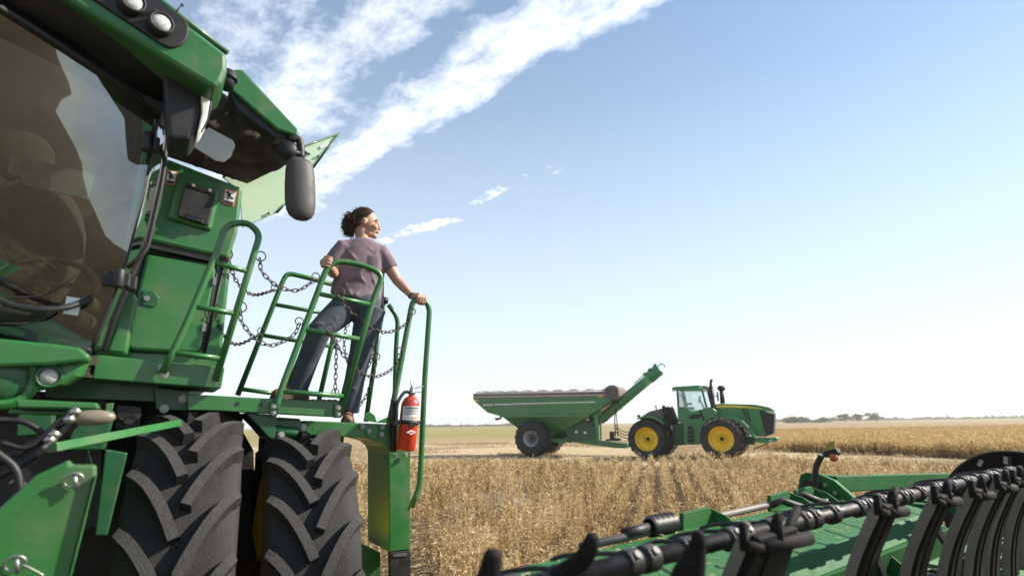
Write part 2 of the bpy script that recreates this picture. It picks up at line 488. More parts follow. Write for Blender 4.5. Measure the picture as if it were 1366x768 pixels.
# ------------------------------------------------------------------ the setting: one ground sheet, crops, far trees
def ground_material():
    m = bpy.data.materials.new('field_ground'); m.use_nodes = True
    T = NT(m.node_tree); m.node_tree.nodes.clear()
    o = T.n('ShaderNodeOutputMaterial'); p = T.n('ShaderNodeBsdfPrincipled')
    p.inputs['Roughness'].default_value = .95; p.inputs['Specular IOR Level'].default_value = .1
    g = T.n('ShaderNodeNewGeometry'); pos = g.outputs['Position']
    sp = T.n('ShaderNodeSeparateXYZ'); T.link(pos, sp.inputs[0])
    x, y = sp.outputs[0], sp.outputs[1]
    fine = T.noise(pos, 9, 6, .7); mid = T.noise(pos, 1.1, 5, .65); wide = T.noise(pos, .12, 4, .6)
    # near: soil with straw litter
    soil = T.ramp(fine, [(.30, (.050, .034, .020)), (.48, (.11, .078, .044)), (.62, (.21, .155, .088)), (.8, (.36, .28, .17))])
    # cut strip: pale straw
    straw = T.ramp(T.math('ADD', T.math('MULTIPLY', fine, .6), T.math('MULTIPLY', mid, .4)),
                   [(.30, (.25, .175, .095)), (.48, (.44, .335, .195)), (.66, (.58, .47, .30))])
    # rows seen as streaks across the far fields
    sv = T.n('ShaderNodeCombineXYZ'); T.link(T.math('MULTIPLY', x, .01), sv.inputs[0]); T.link(T.math('MULTIPLY', y, .13), sv.inputs[1])
    streak = T.noise(sv.outputs[0], 1.0, 5, .7)
    tan = T.ramp(T.math('ADD', T.math('MULTIPLY', streak, .8), T.math('MULTIPLY', mid, .2)),
                 [(.34, (.20, .135, .065)), (.5, (.32, .235, .125)), (.62, (.46, .36, .21))])
    olive = T.ramp(streak, [(.35, (.17, .145, .05)), (.5, (.27, .235, .085)), (.65, (.40, .34, .15))])
    yw = T.math('ADD', y, T.math('MULTIPLY_ADD', wide, 10, -5))
    a = T.ramp(T.math('MULTIPLY', yw, .01), [(.24, 0.0), (.29, 1.0)])
    c = T.mix(a, soil, straw)
    b = T.ramp(T.math('MULTIPLY', yw, .01), [(.60, 0.0), (.72, 1.0)])
    c = T.mix(b, c, tan)
    lft = T.ramp(T.math('DIVIDE', x, T.math('MAXIMUM', y, 1.0)), [(.0, 1.0), (.22, 0.0)])
    fy = T.ramp(T.math('MULTIPLY', yw, .002), [(.17, 0.0), (.21, 1.0)])
    c = T.mix(T.math('MULTIPLY', lft, fy), c, olive)
    # bare grey clay in the thin patch of the crop
    clay = T.ramp(fine, [(.35, (.12, .095, .066)), (.6, (.30, .245, .175))])
    dx = T.math('MULTIPLY', T.math('SUBTRACT', x, PATCH.x), .55); dy = T.math('MULTIPLY', T.math('SUBTRACT', y, PATCH.y), .38)
    dd = T.math('SQRT', T.math('ADD', T.math('MULTIPLY', dx, dx), T.math('MULTIPLY', dy, dy)))
    dd = T.math('ADD', dd, T.math('MULTIPLY_ADD', mid, 1.4, -.7))
    pm = T.ramp(dd, [(.55, 1.0), (1.0, 0.0)])
    c = T.mix(pm, c, clay)
    T.link(c, p.inputs['Base Color'])
    bp = T.n('ShaderNodeBump'); bp.inputs['Strength'].default_value = .8; bp.inputs['Distance'].default_value = .06
    T.link(fine, bp.inputs['Height']); T.link(bp.outputs[0], p.inputs['Normal'])
    T.link(p.outputs[0], o.inputs[0])
    return m


HAZE = .00035
PATCH = PZ(668, 668, 0)
gm = MB(); S_ = 5000
gm.add([(-S_, -S_, 0), (S_, -S_, 0), (S_, S_, 0), (-S_, S_, 0)], [(0, 1, 2, 3)])
ground = gm.build('field_ground', ground_material())
tag(ground, 'dry harvested field with tan soil and straw litter', 'ground', kind='structure')

rng = np.random.default_rng(11)


def quads_object(name, P, D, Wd, L, Wt, tone, m, tip=.35):
    """many small tapered faces at P along D with width axis Wd, as one object"""
    n = len(P)
    L = L[:, None]; Wt = Wt[:, None]
    v = np.empty((n, 4, 3), np.float32)
    v[:, 0] = P - Wd * Wt; v[:, 1] = P + Wd * Wt
    v[:, 2] = P + D * L + Wd * Wt * tip; v[:, 3] = P + D * L - Wd * Wt * tip
    me = bpy.data.meshes.new(name)
    me.vertices.add(n * 4); me.vertices.foreach_set('co', v.ravel())
    me.loops.add(n * 4); me.loops.foreach_set('vertex_index', np.arange(n * 4, dtype=np.int32))
    me.polygons.add(n); me.polygons.foreach_set('loop_start', np.arange(0, n * 4, 4, dtype=np.int32))
    me.update()
    at = me.attributes.new('tone', 'FLOAT', 'FACE'); at.data.foreach_set('value', tone.astype(np.float32))
    me.materials.append(m)
    ob = bpy.data.objects.new(name, me); COL.objects.link(ob)
    return ob


def unit(a): return a / np.maximum(np.linalg.norm(a, axis=1, keepdims=True), 1e-6)


def plants(pts, hgt, nst, npod, stemw, podl, podw, lean=.22, leafy=.0):
    """returns piece arrays for dry soybean-like plants: stems with pods and a few curled leaves"""
    n = len(pts)
    Ps, Ds, Ws, Ls, Wt, To = [], [], [], [], [], []
    base_t = np.clip(.5 + .35 * vnoise(pts[:, :2], 1.3, 12.5) + rng.normal(0, .16, n), .1, .85)
    for k in range(nst):
        th = rng.uniform(0, 2 * np.pi, n); ln = rng.normal(0, lean, n) * (1 if k else .5)
        d = unit(np.stack([np.cos(th) * ln, np.sin(th) * ln, np.ones(n)], 1))
        h = hgt * rng.uniform(.65, 1.05, n)
        p = pts + np.stack([rng.normal(0, .035, n), rng.normal(0, .035, n), np.zeros(n)], 1)
        ph = rng.uniform(0, 2 * np.pi, n)
        w = unit(np.stack([np.cos(ph), np.sin(ph), np.zeros(n)], 1))
        Ps.append(p); Ds.append(d); Ws.append(w); Ls.append(h); Wt.append(np.full(n, stemw)); To.append(np.clip(base_t + rng.normal(-.08, .1, n), 0, 1) * .8)
        for j in range(npod):
            f = rng.uniform(.12, 1.0, n)
            q = p + d * (h * f)[:, None]
            a = rng.uniform(0, 2 * np.pi, n); e = rng.uniform(-.3, 1.9, n)
            dd = unit(np.stack([np.cos(a), np.sin(a), e], 1))
            b = rng.uniform(0, 2 * np.pi, n)
            ww = unit(np.cross(dd, np.stack([np.cos(b), np.sin(b), np.full(n, .5)], 1)))
            Ps.append(q); Ds.append(dd); Ws.append(ww)
            Ls.append(podl * rng.uniform(.6, 1.35, n)); Wt.append(podw * rng.uniform(.6, 1.3, n))
            t = np.clip(base_t + rng.normal(0, .2, n), 0, .86)
            gl = rng.random(n) < leafy
            t[gl] = rng.uniform(.9, 1.0, gl.sum())
            To.append(t)
    return [np.concatenate(a) for a in (Ps, Ds, Ws, Ls, Wt, To)]


SOY = plant_mat('dry_soybean', [(0, (.18, .11, .048)), (.25, (.36, .24, .11)), (.55, (.62, .455, .235)), (.86, (.78, .63, .38)), (.93, (.42, .33, .07)), (1.0, (.48, .43, .11))])
GOLD = plant_mat('golden_crop', [(0, (.30, .185, .08)), (.4, (.54, .37, .165)), (.7, (.68, .51, .25)), (1.0, (.78, .63, .37))])
RV = np.array([.246, 1.0]); RV /= np.linalg.norm(RV); RN = np.array([RV[1], -RV[0]])


def rows(y0, y1, spacing, step, keep, jit):
    """points in drilled rows inside the standing strip"""
    a = np.arange(-16, 34, spacing); b = np.arange(y0 - 12, y1 + 8, step)
    A, Bv = np.meshgrid(a, b); A = A.ravel() + rng.normal(0, jit, A.size); Bv = Bv.ravel() + rng.uniform(-step, step, Bv.size)
    P = A[:, None] * RN + Bv[:, None] * RV
    m = (P[:, 1] >= y0) & (P[:, 1] < y1) & (rng.random(len(P)) < keep)
    P = P[m]
    # only what lies in or just beside the view
    m = (P[:, 0] > -.42 * P[:, 1] - 1.5) & (P[:, 0] < 1.02 * P[:, 1] + 2)
    return P[m]


def vnoise(P, sc_, seed=0.0):
    return np.array([mnoise.noise((x * sc_ + seed, y * sc_, seed)) for x, y in P])


def soy_mask(P):
    edge = 27.0 - np.maximum(0, P[:, 0] - 12) * 1.2 + 1.2 * vnoise(P, .5, 3.1)
    m = P[:, 1] < edge
    n1 = vnoise(P, .9, 8.2)
    d = np.sqrt(((P[:, 0] - PATCH.x) * .60) ** 2 + ((P[:, 1] - PATCH.y) * .42) ** 2) + .7 * n1
    m &= (d > .66) | (rng.random(len(P)) < .14)
    # thin and trampled beside the harvester
    e = (P[:, 0] + .14 * P[:, 1] - .62) + .45 * n1 - np.maximum(0, P[:, 1] - 10.5) * .35
    thin = (e < -.5 * 0 - .4) & (P[:, 1] < 12)
    m &= (~thin) | (rng.random(len(P)) < .25)
    m &= rng.random(len(P)) < np.clip(.95 + 1.0 * vnoise(P, .35, 5.5), .5, 1)
    return m


parts_ = []
for (y0, y1, sp_, st_, kp, nst, npod, sw, pl, pw) in ((5.6, 11, .52, .052, .85, 4, 9, .0040, .050, .0080), (11, 18, .52, .060, .85, 3, 7, .0055, .065, .0110), (18, 29, .52, .075, .85, 3, 5, .008, .090, .015)):
    P2 = rows(y0, y1, sp_, st_, kp, .055)
    P2 = P2[soy_mask(P2)]
    h = np.clip(.46 + .20 * vnoise(P2, .9, 1.7) + rng.normal(0, .09, len(P2)), .14, .78)
    P3 = np.concatenate([P2, np.zeros((len(P2), 1))], 1)
    parts_.append(plants(P3, h, nst, npod, sw, pl, pw, leafy=.05))
arr = [np.concatenate([p_[i] for p_ in parts_]) for i in range(6)]
soy = quads_object('standing_soybeans', *arr, SOY)
tag(soy, 'standing dry soybean crop with drilled rows in the near field', 'crop', kind='stuff')

# the taller golden crop beyond the cut strip, right of the tractor
gp = rng.uniform([14, 12], [135, 120], (300000, 2))
line = 38.0 - (gp[:, 0] - 17.6) * 2.0
line2 = np.where(gp[:, 0] > 23.4, 26.4 - (gp[:, 0] - 23.4) * .62, line)
dep = gp[:, 1] - line2
ok = (dep > .6 * vnoise(gp, .6, 2.2)) & (gp[:, 0] > .42 * gp[:, 1] - .3) & (gp[:, 0] < 1.05 * gp[:, 1] + 2) & (gp[:, 1] < 100)
ok &= rng.random(len(gp)) < np.where(dep < 6, 1.0, np.where(dep < 20, .75, .5))
gp = gp[ok]
extra = []                                                       # a dense front edge
for (a, b) in (((17.6, 38), (23.4, 26.4)), ((23.4, 26.4), (34, 19.8))):
    n = 5200; t = rng.uniform(0, 1, n)
    e = np.array(a) * (1 - t[:, None]) + np.array(b) * t[:, None]
    extra.append(e + np.stack([rng.uniform(0, 1.0, n), rng.uniform(0, 2.6, n)], 1))
gp = np.concatenate([gp] + extra)
gh = np.clip(.72 + .16 * vnoise(gp, .25, 6.4) + .12 * vnoise(gp, 1.1, 2.9) + rng.normal(0, .09, len(gp)), .35, 1.3)
ga = plants(np.concatenate([gp, np.zeros((len(gp), 1))], 1), gh, 2, 4, .013, .12, .022, lean=.14)
gold = quads_object('golden_crop', *ga, GOLD)
tag(gold, 'tall golden ripe crop standing beyond the cut strip', 'crop', kind='stuff')

# short stubble and straw on the cut strip
sp2 = rng.uniform([-22, 25], [40, 66], (60000, 2))
ln2 = np.where(sp2[:, 0] > 23.4, 26.4 - (sp2[:, 0] - 23.4) * .62, 38.0 - (sp2[:, 0] - 17.6) * 2.0)
sp2 = sp2[((sp2[:, 1] < ln2) | (sp2[:, 0] < .475 * sp2[:, 1])) & (vnoise(sp2, .18, 4.4) + .6 * vnoise(sp2 * [[.15, 1]], .5, 9) > -.05)]
n = len(sp2)
sa = plants(np.concatenate([sp2, np.zeros((n, 1))], 1), np.clip(rng.normal(.14, .05, n), .05, .3), 1, 2, .012, .11, .016, lean=.5)
stub = quads_object('straw_stubble', *sa, plant_mat('pale_straw', [(0, (.27, .19, .10)), (.5, (.48, .37, .22)), (1.0, (.66, .55, .37))]))
tag(stub, 'short pale straw stubble left on the cut strip', 'stubble', kind='stuff')
# straw litter and clods at the near edge
lp = rng.uniform([-5, 5.5], [9, 15], (26000, 2)); n = len(lp)
a_ = rng.uniform(0, 2 * np.pi, n)
la = [np.concatenate([lp, rng.uniform(.01, .05, (n, 1))], 1), unit(np.stack([np.cos(a_), np.sin(a_), rng.uniform(-.1, .35, n)], 1)),
      unit(np.stack([-np.sin(a_), np.cos(a_), rng.normal(0, .4, n)], 1)), rng.uniform(.04, .16, n), rng.uniform(.004, .011, n), rng.uniform(0, .86, n)]
lit = quads_object('straw_litter', *la, SOY, tip=.8)
tag(lit, 'broken straw and dry leaves lying between the soybean plants', 'straw', kind='stuff')

# far trees
LEAF = plant_mat('far_leaves', [(0, (.085, .085, .030)), (.5, (.16, .15, .055)), (1.0, (.26, .235, .10))], .4)


def far_tree(name, u, Y, w, h, label, cat, group, trunk=True, n=900):
    c = PY(u, 558, Y); base = Vector((c.x, Y, 0))
    t = thing(name, base, label, cat, group=group)
    cl = [(rng.normal(0, .26), rng.normal(0, .26), rng.uniform(.30 if trunk else .05, .95)) for _ in range(16)]
    idx = rng.integers(0, len(cl), n); cl = np.array(cl)[idx]
    P = cl * [[w, w, h * .92]] + rng.normal(0, 1, (n, 3)) * [[w * .11, w * .11, h * .085]]
    P[:, 2] = np.clip(P[:, 2], .03 * h, h)
    D = unit(rng.normal(0, 1, (n, 3))); Wd = unit(np.cross(D, rng.normal(0, 1, (n, 3))))
    cr = quads_object('crown', P, D, Wd, np.full(n, .05 * w + .12), np.full(n, .03 * w + .06), rng.uniform(0, 1, n), LEAF, tip=.6)
    cr.parent = t
    tr = MB()
    if trunk:
        tr.tube([(0, 0, -.1), (.03 * w, 0, h * .3), (0, 0, h * .72)], [h * .035, h * .024, h * .008], 7)
        for k in range(4):
            an = k * 1.7 + u; tr.tube([(0, 0, h * .28), (math.cos(an) * w * .16, math.sin(an) * w * .16, h * .5), (math.cos(an) * w * .33, math.sin(an) * w * .3, h * .75)], [h * .018, h * .012, h * .004], 6)
    else:
        for k in range(5):
            an = k * 1.3 + u; tr.tube([(0, 0, -.05), (math.cos(an) * w * .14, math.sin(an) * w * .14, h * .4), (math.cos(an) * w * .25, math.sin(an) * w * .2, h * .75)], [h * .025, h * .016, h * .006], 6)
    tr.build('trunk', M['bark'], t)
    return t


G_ = 'trees and bushes on the far horizon'
far_tree('bush', 1061, 470, 17, 4.6, 'wide olive bush on the horizon just right of the tractor nose', 'bush', G_, False, 1500)
far_tree('bush', 1088, 470, 9, 2.3, 'lowest dark bush on the horizon between the wide bush and the round bush', 'bush', G_, False, 600)
far_tree('bush', 1100, 470, 9, 3.9, 'rounded olive bush on the horizon left of the small trees', 'bush', G_, False, 1000)
far_tree('tree', 1127, 480, 10, 6.6, 'leftmost of the three small trees on the horizon', 'tree', G_)
far_tree('tree', 1143, 480, 8, 6.4, 'narrow tree in the middle of three small horizon trees', 'tree', G_)
far_tree('tree', 1168, 480, 10.5, 7.2, 'tallest small tree on the horizon, rightmost of the three', 'tree', G_)
# the low tree line reads as one mass
n = 26000
u_ = np.concatenate([rng.uniform(1105, 1480, int(n * .6)), rng.uniform(540, 700, int(n * .25)), rng.uniform(1020, 1190, n - int(n * .6) - int(n * .25))])
Yt = rng.uniform(880, 960, n)
hh = np.array([max(.15, .55 + .9 * mnoise.noise((x * .045, 2.0, 0)) + .5 * mnoise.noise((x * .2, 7.0, 0))) for x in u_]) * np.where(u_ < 720, 4.0, 5.2)
P = np.stack([(u_ - 683) / F * .972 * Yt, Yt, rng.uniform(0, 1, n) * hh], 1)
D = unit(rng.normal(0, 1, (n, 3))); Wd = unit(np.cross(D, rng.normal(0, 1, (n, 3))))
tl = quads_object('distant_treeline', P, D, Wd, np.full(n, 1.6), np.full(n, .7), rng.uniform(0, 1, n), LEAF, tip=.6)
tag(tl, 'low hazy line of far trees along the horizon', 'treeline', kind='stuff')

# the dry summer air: one even closed box round everything
hm = bpy.data.materials.new('air'); hm.use_nodes = True
T = NT(hm.node_tree); T.t.nodes.clear()
o_ = T.n('ShaderNodeOutputMaterial'); pv = T.n('ShaderNodeVolumePrincipled')
pv.inputs['Color'].default_value = (.98, .965, .93, 1); pv.inputs['Density'].default_value = HAZE; pv.inputs['Anisotropy'].default_value = .3
T.link(pv.outputs[0], o_.inputs['Volume'])
hb_ = MB(); hb_.abox(-1600, 1600, -60, 1400, -1, 14)
haze = hb_.build('haze', hm); tag(haze, 'thin pale summer haze over the far field', 'haze', kind='stuff')

# ------------------------------------------------------------------ tyres and wheels (axis = local Y, outer side = -Y)
def tyre_mesh(Rr, w, rim, nl, lug, lw, seg=64, steps=7, sweep=.36):
    m = MB(); h = w / 2; Rb = Rr - lug
    prof = [(rim, -.42 * w), (rim + .02 * Rr, -.47 * w), (rim + (Rb - rim) * .5, -.515 * w), (Rb * .955, -.50 * w), (Rb * .988, -.44 * w), (Rb, -.30 * w), (Rb * 1.004, 0)]
    prof += [(r_, -y_) for r_, y_ in prof[-2::-1]]
    m.lathe(prof, (0, 0, 0), (0, 1, 0), seg, (1, 0, 0))
    m.mi = [0] * len(m.f)
    for sgn in (-1, 1):
        for k in range(nl):
            p0 = 2 * math.pi * (k + (.5 if sgn > 0 else 0)) / nl
            pth = []
            for i in range(steps + 1):
                t = i / steps                                     # centre ends point down at the front
                pth.append((sgn * (h * 1.0 * (1 - t) + .03 * w * t), (p0 - sweep * (.45 * t + .55 * t ** 2.0)) * Rr))
            secs = []
            for i in range(steps + 1):
                a, b = pth[max(0, i - 1)], pth[min(steps, i + 1)]
                ty, tx = b[0] - a[0], b[1] - a[1]; ln = math.hypot(ty, tx); ny, nx = -tx / ln, ty / ln
                if nx < 0: ny, nx = -ny, -nx
                y, ps = pth[i]; t = i / steps
                top = Rr * (1 - .035 * (1 - t) ** 3); bot = Rb - .03 * Rr
                if i == 0: bot = Rb * .90
                hw = lw / 2; ht = hw - .008 * Rr
                sec = []
                for r_, o_ in ((bot, -hw), (top, -ht), (top, ht), (bot, hw)):
                    yy = max(-h * 1.02, min(h * 1.02, y + ny * o_))
                    an = (ps + nx * o_) / Rr; sec.append(Vector((r_ * math.cos(an), yy, r_ * math.sin(an))))
                secs.append(sec)
            n0 = len(m.f); m.loft(secs, smooth=False)
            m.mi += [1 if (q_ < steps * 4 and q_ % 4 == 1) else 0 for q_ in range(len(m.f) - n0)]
    return m


def wheel(name, parent, loc, rz, Rr, w, rim, nl, lug, lw, mt, mr, dish, seg=64, hub_r=.2, nb=10, spin=0.0, mh=None):
    """hub disc with its rim and tyre; dish = how far the disc sits inside the outer face"""
    hb = MB(); yo = -.42 * w; yd = yo + dish
    hb.lathe([(0.001, yd - .06), (hub_r * .55, yd - .06), (hub_r * .6, yd - .04), (hub_r, yd - .035), (hub_r * 1.08, yd), (rim * .70, yd + .01), (rim * .86, yd - .03), (rim * .93, yd - .05), (rim * .93, yd + .03), (.001, yd + .03)], (0, 0, 0), (0, 1, 0), 40, (1, 0, 0))
    ob = hb.build(name, mh or mr, parent); ob.location = loc; ob.rotation_euler = (0, 0, rz)
    bt = MB()
    for k in range(nb):
        a = 2 * math.pi * k / nb
        bt.cyl((hub_r * .82 * math.cos(a), yd - .07, hub_r * .82 * math.sin(a)), (hub_r * .82 * math.cos(a), yd - .03, hub_r * .82 * math.sin(a)), .022, 6)
    bt.lathe([(.001, yd - .13), (hub_r * .36, yd - .13), (hub_r * .42, yd - .10), (hub_r * .42, yd - .05)], (0, 0, 0), (0, 1, 0), 20, (1, 0, 0))
    bt.build('hub_cap', M['dark_steel'], ob)
    rm = MB()
    rm.lathe([(rim * 1.03, yo - .01), (rim * 1.03, yo + .015), (rim * .98, yo + .03), (rim * .92, yd * .5 + yo * .5), (rim * .93, yd), (rim * .93, .30 * w), (rim * 1.02, .42 * w), (rim * 1.03, .43 * w), (rim * .99, .43 * w), (rim * .90, .30 * w), (rim * .90, yd + .02), (rim * .89, yd * .5 + yo * .5), (rim * .95, yo + .02), (rim * .99, yo - .012), (rim * 1.03, yo - .01)], (0, 0, 0), (0, 1, 0), 48, (1, 0, 0))
    for k in range(nb):
        a = 2 * math.pi * (k + .5) / nb
        rm.box((rim * .80 * math.cos(a), yd - .02, rim * .80 * math.sin(a)), (rim * .13 * math.cos(a), 0, rim * .13 * math.sin(a)), (0, .03, 0), (-.035 * math.sin(a), 0, .035 * math.cos(a)))
    rm.build('rim', mr, ob)
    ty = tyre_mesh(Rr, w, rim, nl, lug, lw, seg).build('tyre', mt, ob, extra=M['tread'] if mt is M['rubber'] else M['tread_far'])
    ty.rotation_euler = (0, spin, 0)
    return ob


# ------------------------------------------------------------------ combine harvester
CB = Vector((-1.7, 3.7, 0))
comb = thing('combine_harvester', CB, 'huge green combine harvester with dual front tyres and boarding ladder filling the left side', 'combine harvester')


def pk(pts, K): return [PK(u, v, K) for u, v in pts]
def cpart(name, mb, m, parent=comb, bevel=0.0, **kw):
    return mb.build(name, m, parent, CB, bevel, **kw)
def panel(name, pts, K, depth, m, parent=comb, bevel=.006, **kw):
    return cpart(name, MB().slab(pk(pts, K), BC * depth), m, parent, bevel, **kw)
FC = -BC
def bolt(mb, u, v, K, r=.016, h=.018):
    p = PK(u, v, K); mb.cyl(p, p + FC * h, r, 6); mb.cyl(p, p + FC * .004, r * 1.5, 12); return mb


# wheels
A_W = R(27)
c1 = PK(262, 566, 4.0); c2 = PK(404, 566, 4.12)
for c, r_, sp_ in ((c1, 1.035, 5), (c2, .985, 12)):
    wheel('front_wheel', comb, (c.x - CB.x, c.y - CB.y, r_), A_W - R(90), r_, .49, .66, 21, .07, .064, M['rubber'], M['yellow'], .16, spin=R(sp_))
ax = MB(); p1, p2 = c1 + (c1 - c2), c2.copy(); p1.z = p2.z = 1.0
ax.cyl(p1, p2, .16, 16); cpart('axle', ax, M['dark_steel'])
# the inside dish of the outer wheel shows yellow between the two tyres
# underbody
ub = MB()
ub.slab(pk([(-420, 500), (60, 522), (300, 532), (338, 600), (352, 1000), (-420, 1000)], 4.75), BC * 3.2)  # dark box added behind the wheels to block light under the machine
cpart('underbody_backing', ub, M['black'])
fl = MB(); fl.slab(pk([(-420, 505), (20, 520), (135, 530), (135, 700), (-420, 800)], 3.9), BC * .8)
cpart('feeder_frame', fl, M['black'])
# grain tank body behind the cab
bd = MB(); bd.slab(pk([(219, 209), (323, 250), (312, 320), (303, 400), (292, 512), (118, 500), (140, 420), (196, 300)], 4.05), BC * 1.6)
cpart('body', bd, M['green'], bevel=.02)
tank = MB(); tank.slab(pk([(-420, -100), (215, 150), (222, 212), (190, 480), (-420, 480)], 5.4), BC * 2.0)
cpart('grain_tank', tank, M['green_dark'])
ubx = panel('service_cover', [(218, 209), (324, 250), (317, 311), (305, 345), (255, 334), (196, 321), (203, 265)], 3.96, .1, M['green'], bevel=.02)
vf = panel('vent', [(240, 235), (296, 252), (293, 262), (282, 308), (222, 291), (236, 240)], 3.93, .06, M['green'], bevel=.02)
fp = panel('vent_flap', [(250, 243), (287, 254), (288, 258), (278, 300), (272, 300), (238, 289), (237, 284), (247, 245)], 3.915, .02, M['black'], vf, bevel=.006)
vb = MB(); vb.slab(pk([(247, 287), (250, 285), (270, 292), (271, 298), (247, 291)], 3.90), BC * .02)
vb.slab(pk([(249, 243), (287.5, 254.5), (286, 260), (247.5, 248.5)], 3.91), BC * .012); cpart('flap_handle', vb, M['black_gloss'], vf, .003, each=True)
rv = MB(); bolt(rv, 258, 247.5, 3.908, .007, .006); bolt(rv, 280, 254, 3.908, .007, .006); cpart('rivet', rv, M['bolt'], vf, each=True)


def sticker(pts, K, parent):
    a, b, c_, d_ = [Vector((u, v)) for u, v in pts]
    def q(s_, t_): r_ = a * (1 - s_) * (1 - t_) + b * s_ * (1 - t_) + c_ * s_ * t_ + d_ * (1 - s_) * t_; return (r_.x, r_.y)
    o = panel('warning_label', pts, K, .003, M['orange'], parent, bevel=0, label='white and orange warning label with a black pictogram')
    panel('label_face', [q(.09, .07), q(.91, .07), q(.91, .93), q(.09, .93)], K - .003, .003, M['white'], o, bevel=0)
    ik = MB()
    ik.slab(pk([q(.12, .72), q(.88, .72), q(.88, .90), q(.12, .90)], K - .006), BC * .003)
    for pl in ([(.25, .15), (.42, .32), (.55, .42), (.8, .52)], [(.3, .38), (.44, .33), (.5, .2)], [(.42, .32), (.38, .55), (.5, .62)]):
        for i in range(len(pl) - 1): ik.bar(PK(*q(*pl[i]), K - .005), PK(*q(*pl[i + 1]), K - .005), .009, .003, FC)
    h = PK(*q(.27, .2), K - .006); ik.cyl(h, h + BC * .003, .009, 12)
    cpart('pictogram', ik, M['ink'], o)
    return o
sticker([(300, 251), (317, 256), (312, 276), (296, 271)], 3.957, ubx)
sticker([(223, 225), (237, 229), (233, 248), (220, 245)], 3.957, ubx)
gr = MB(); gr.bar(PK(196, 325, 3.99), PK(304, 349, 3.99), .03, .05); cpart('seam', gr, M['black'])
dr = panel('service_door', [(196, 338), (280, 351), (288, 355), (288, 362), (268, 466), (262, 470), (176, 466), (167, 460), (168, 452)], 3.99, .05, M['green'], bevel=.018)
sl = MB(); ol = [(195, 337), (281, 350), (289, 355), (289, 362), (269, 467), (262, 471.5), (176, 467.5), (166, 460), (167, 452)]
sl.tube(pk(ol, 4.035), .012, 6, closed=True); sl.tube(pk([(299, 352), (272, 474)], 4.04), .009, 6); cpart('door_seal', sl, M['black'], dr, each=True)
lt = MB(); lt.slab(pk([(190, 387), (205, 388), (212, 396), (211, 405), (205, 410), (187, 406)], 3.982), BC * .01); cpart('latch', lt, M['green_dark'], dr, .006)
lk = MB(); p = PK(196, 398, 3.978); lk.cyl(p, p + FC * .008, .016, 12)
for u, v in ((287, 375), (273, 437)): lk.bar(PK(u, v - 5, 3.985), PK(u - 1.5, v + 5, 3.985), .012, .02)
cpart('door_hinge', lk, M['steel'], dr, each=True)

# cab: windscreen, side glass, pillars, lining, seat
def glass_edge(t):
    pts = [(122, 467), (154, 385), (166, 352), (190, 260), (203, 190), (211, 150)]
    x = t * (len(pts) - 1); i = min(int(x), len(pts) - 2); f_ = x - i
    return pts[i][0] * (1 - f_) + pts[i + 1][0] * f_, pts[i][1] * (1 - f_) + pts[i + 1][1] * f_
rows_ = []
NT_, NS_ = 24, 26
for i in range(NT_ + 1):
    t = i / NT_; ur, vr = glass_edge(t); row = []
    for j in range(NS_ + 1):
        s_ = j / NS_
        ul, vl = -330, 440 - 590 * t
        u = ul * (1 - s_) + ur * s_
        v = vl * (1 - s_) + vr * s_ + (12 * (1 - t) - 22 * t) * math.sin(math.pi * s_) * (1 if t < .5 else 1)
        ff_ = min(1.35, (1 - s_) / .31); K = 3.52 + .16 * ff_ - .05 * math.sin(math.pi * t) - (.10 + .46 * ff_ ** .85) * t
        row.append(PK(u, v, K))
    rows_.append(row)
ws = cpart('windscreen', MB().grid(rows_), M['windscreen'])
rr = []
for i in range(NT_ + 1):
    t = i / NT_; a = Vector(glass_edge(t))
    e = [(138, 468), (152, 425), (172, 375), (197, 320), (216, 235), (226, 160)]
    x = t * 5; k = min(int(x), 4); f_ = x - k
    b = Vector(e[k]) * (1 - f_) + Vector(e[k + 1]) * f_
    K0 = 3.52 - .10 * t - .05 * math.sin(math.pi * t)
    rr.append([PK(*(a * (1 - j / 6) + b * j / 6), K0 + .02 + .20 * (j / 6) ** 1.3) for j in range(7)])
cpart('side_window', MB().grid(rr), M['windscreen'])
sp_ = MB(); sp_.tube([r_[0] + FC * .008 for r_ in rr], .013, 8); sp_.tube([r_[-1] for r_ in rr], .016, 8); cpart('pillar', sp_, M['black'], each=True)
tp = MB(); tp.tube([p + FC * .006 for p in rows_[-1]], .02, 8); tp.tube([p + FC * .004 for p in rows_[0]], .014, 8); cpart('glass_seal', tp, M['black'], each=True)
hb_ = MB(); hb_.tube(rounded(pk([(203, 192), (209, 191), (221, 212), (216, 245), (196, 334), (170, 357)], 3.40), .05), .0115, 10); cpart('grab_bar', hb_, M['black'])
hg = MB()
for (u, v, K) in ((202, 190, 3.40), (163, 372, 3.46)):
    hg.slab(pk([(u - 9, v - 10), (u + 12, v - 7), (u + 10, v + 11), (u - 11, v + 8)], K - .06), BC * .06)
    hg.cyl(PK(u - 3, v - 13, K - .05), PK(u - 6, v + 12, K - .05), .028, 12)
hg.slab(pk([(137, 361), (160, 364), (158, 383), (135, 379)], 3.42), BC * .05)
hg.slab(pk([(165, 366), (184, 369), (181, 387), (166, 384)], 3.46), BC * .08)
cpart('hinge', hg, M['black'], bevel=.008, each=True)
tr_ = MB(); tr_.slab(pk([(140, 470), (156, 412), (178, 388), (184, 400), (170, 474)], 3.82), BC * .1); cpart('cab_corner_trim', tr_, M['green'], bevel=.02)
li = MB()
li.slab(pk([(-420, -130), (190, 100), (190, 200), (135, 470), (-420, 470)], 4.55), BC * .08)
li.slab([PK(-420, 470, 3.1), PK(130, 474, 3.66), PK(150, 474, 4.5), PK(-420, 470, 4.5)], (0, 0, -.05))
cpart('cab_lining', li, M['interior'])
st = MB()
def pkb(u, v, K, ru, rv_, rk): 
    st.ball(PK(u, v, K), (ru, rk, rv_), 18, 12, (LC, BC, UP))
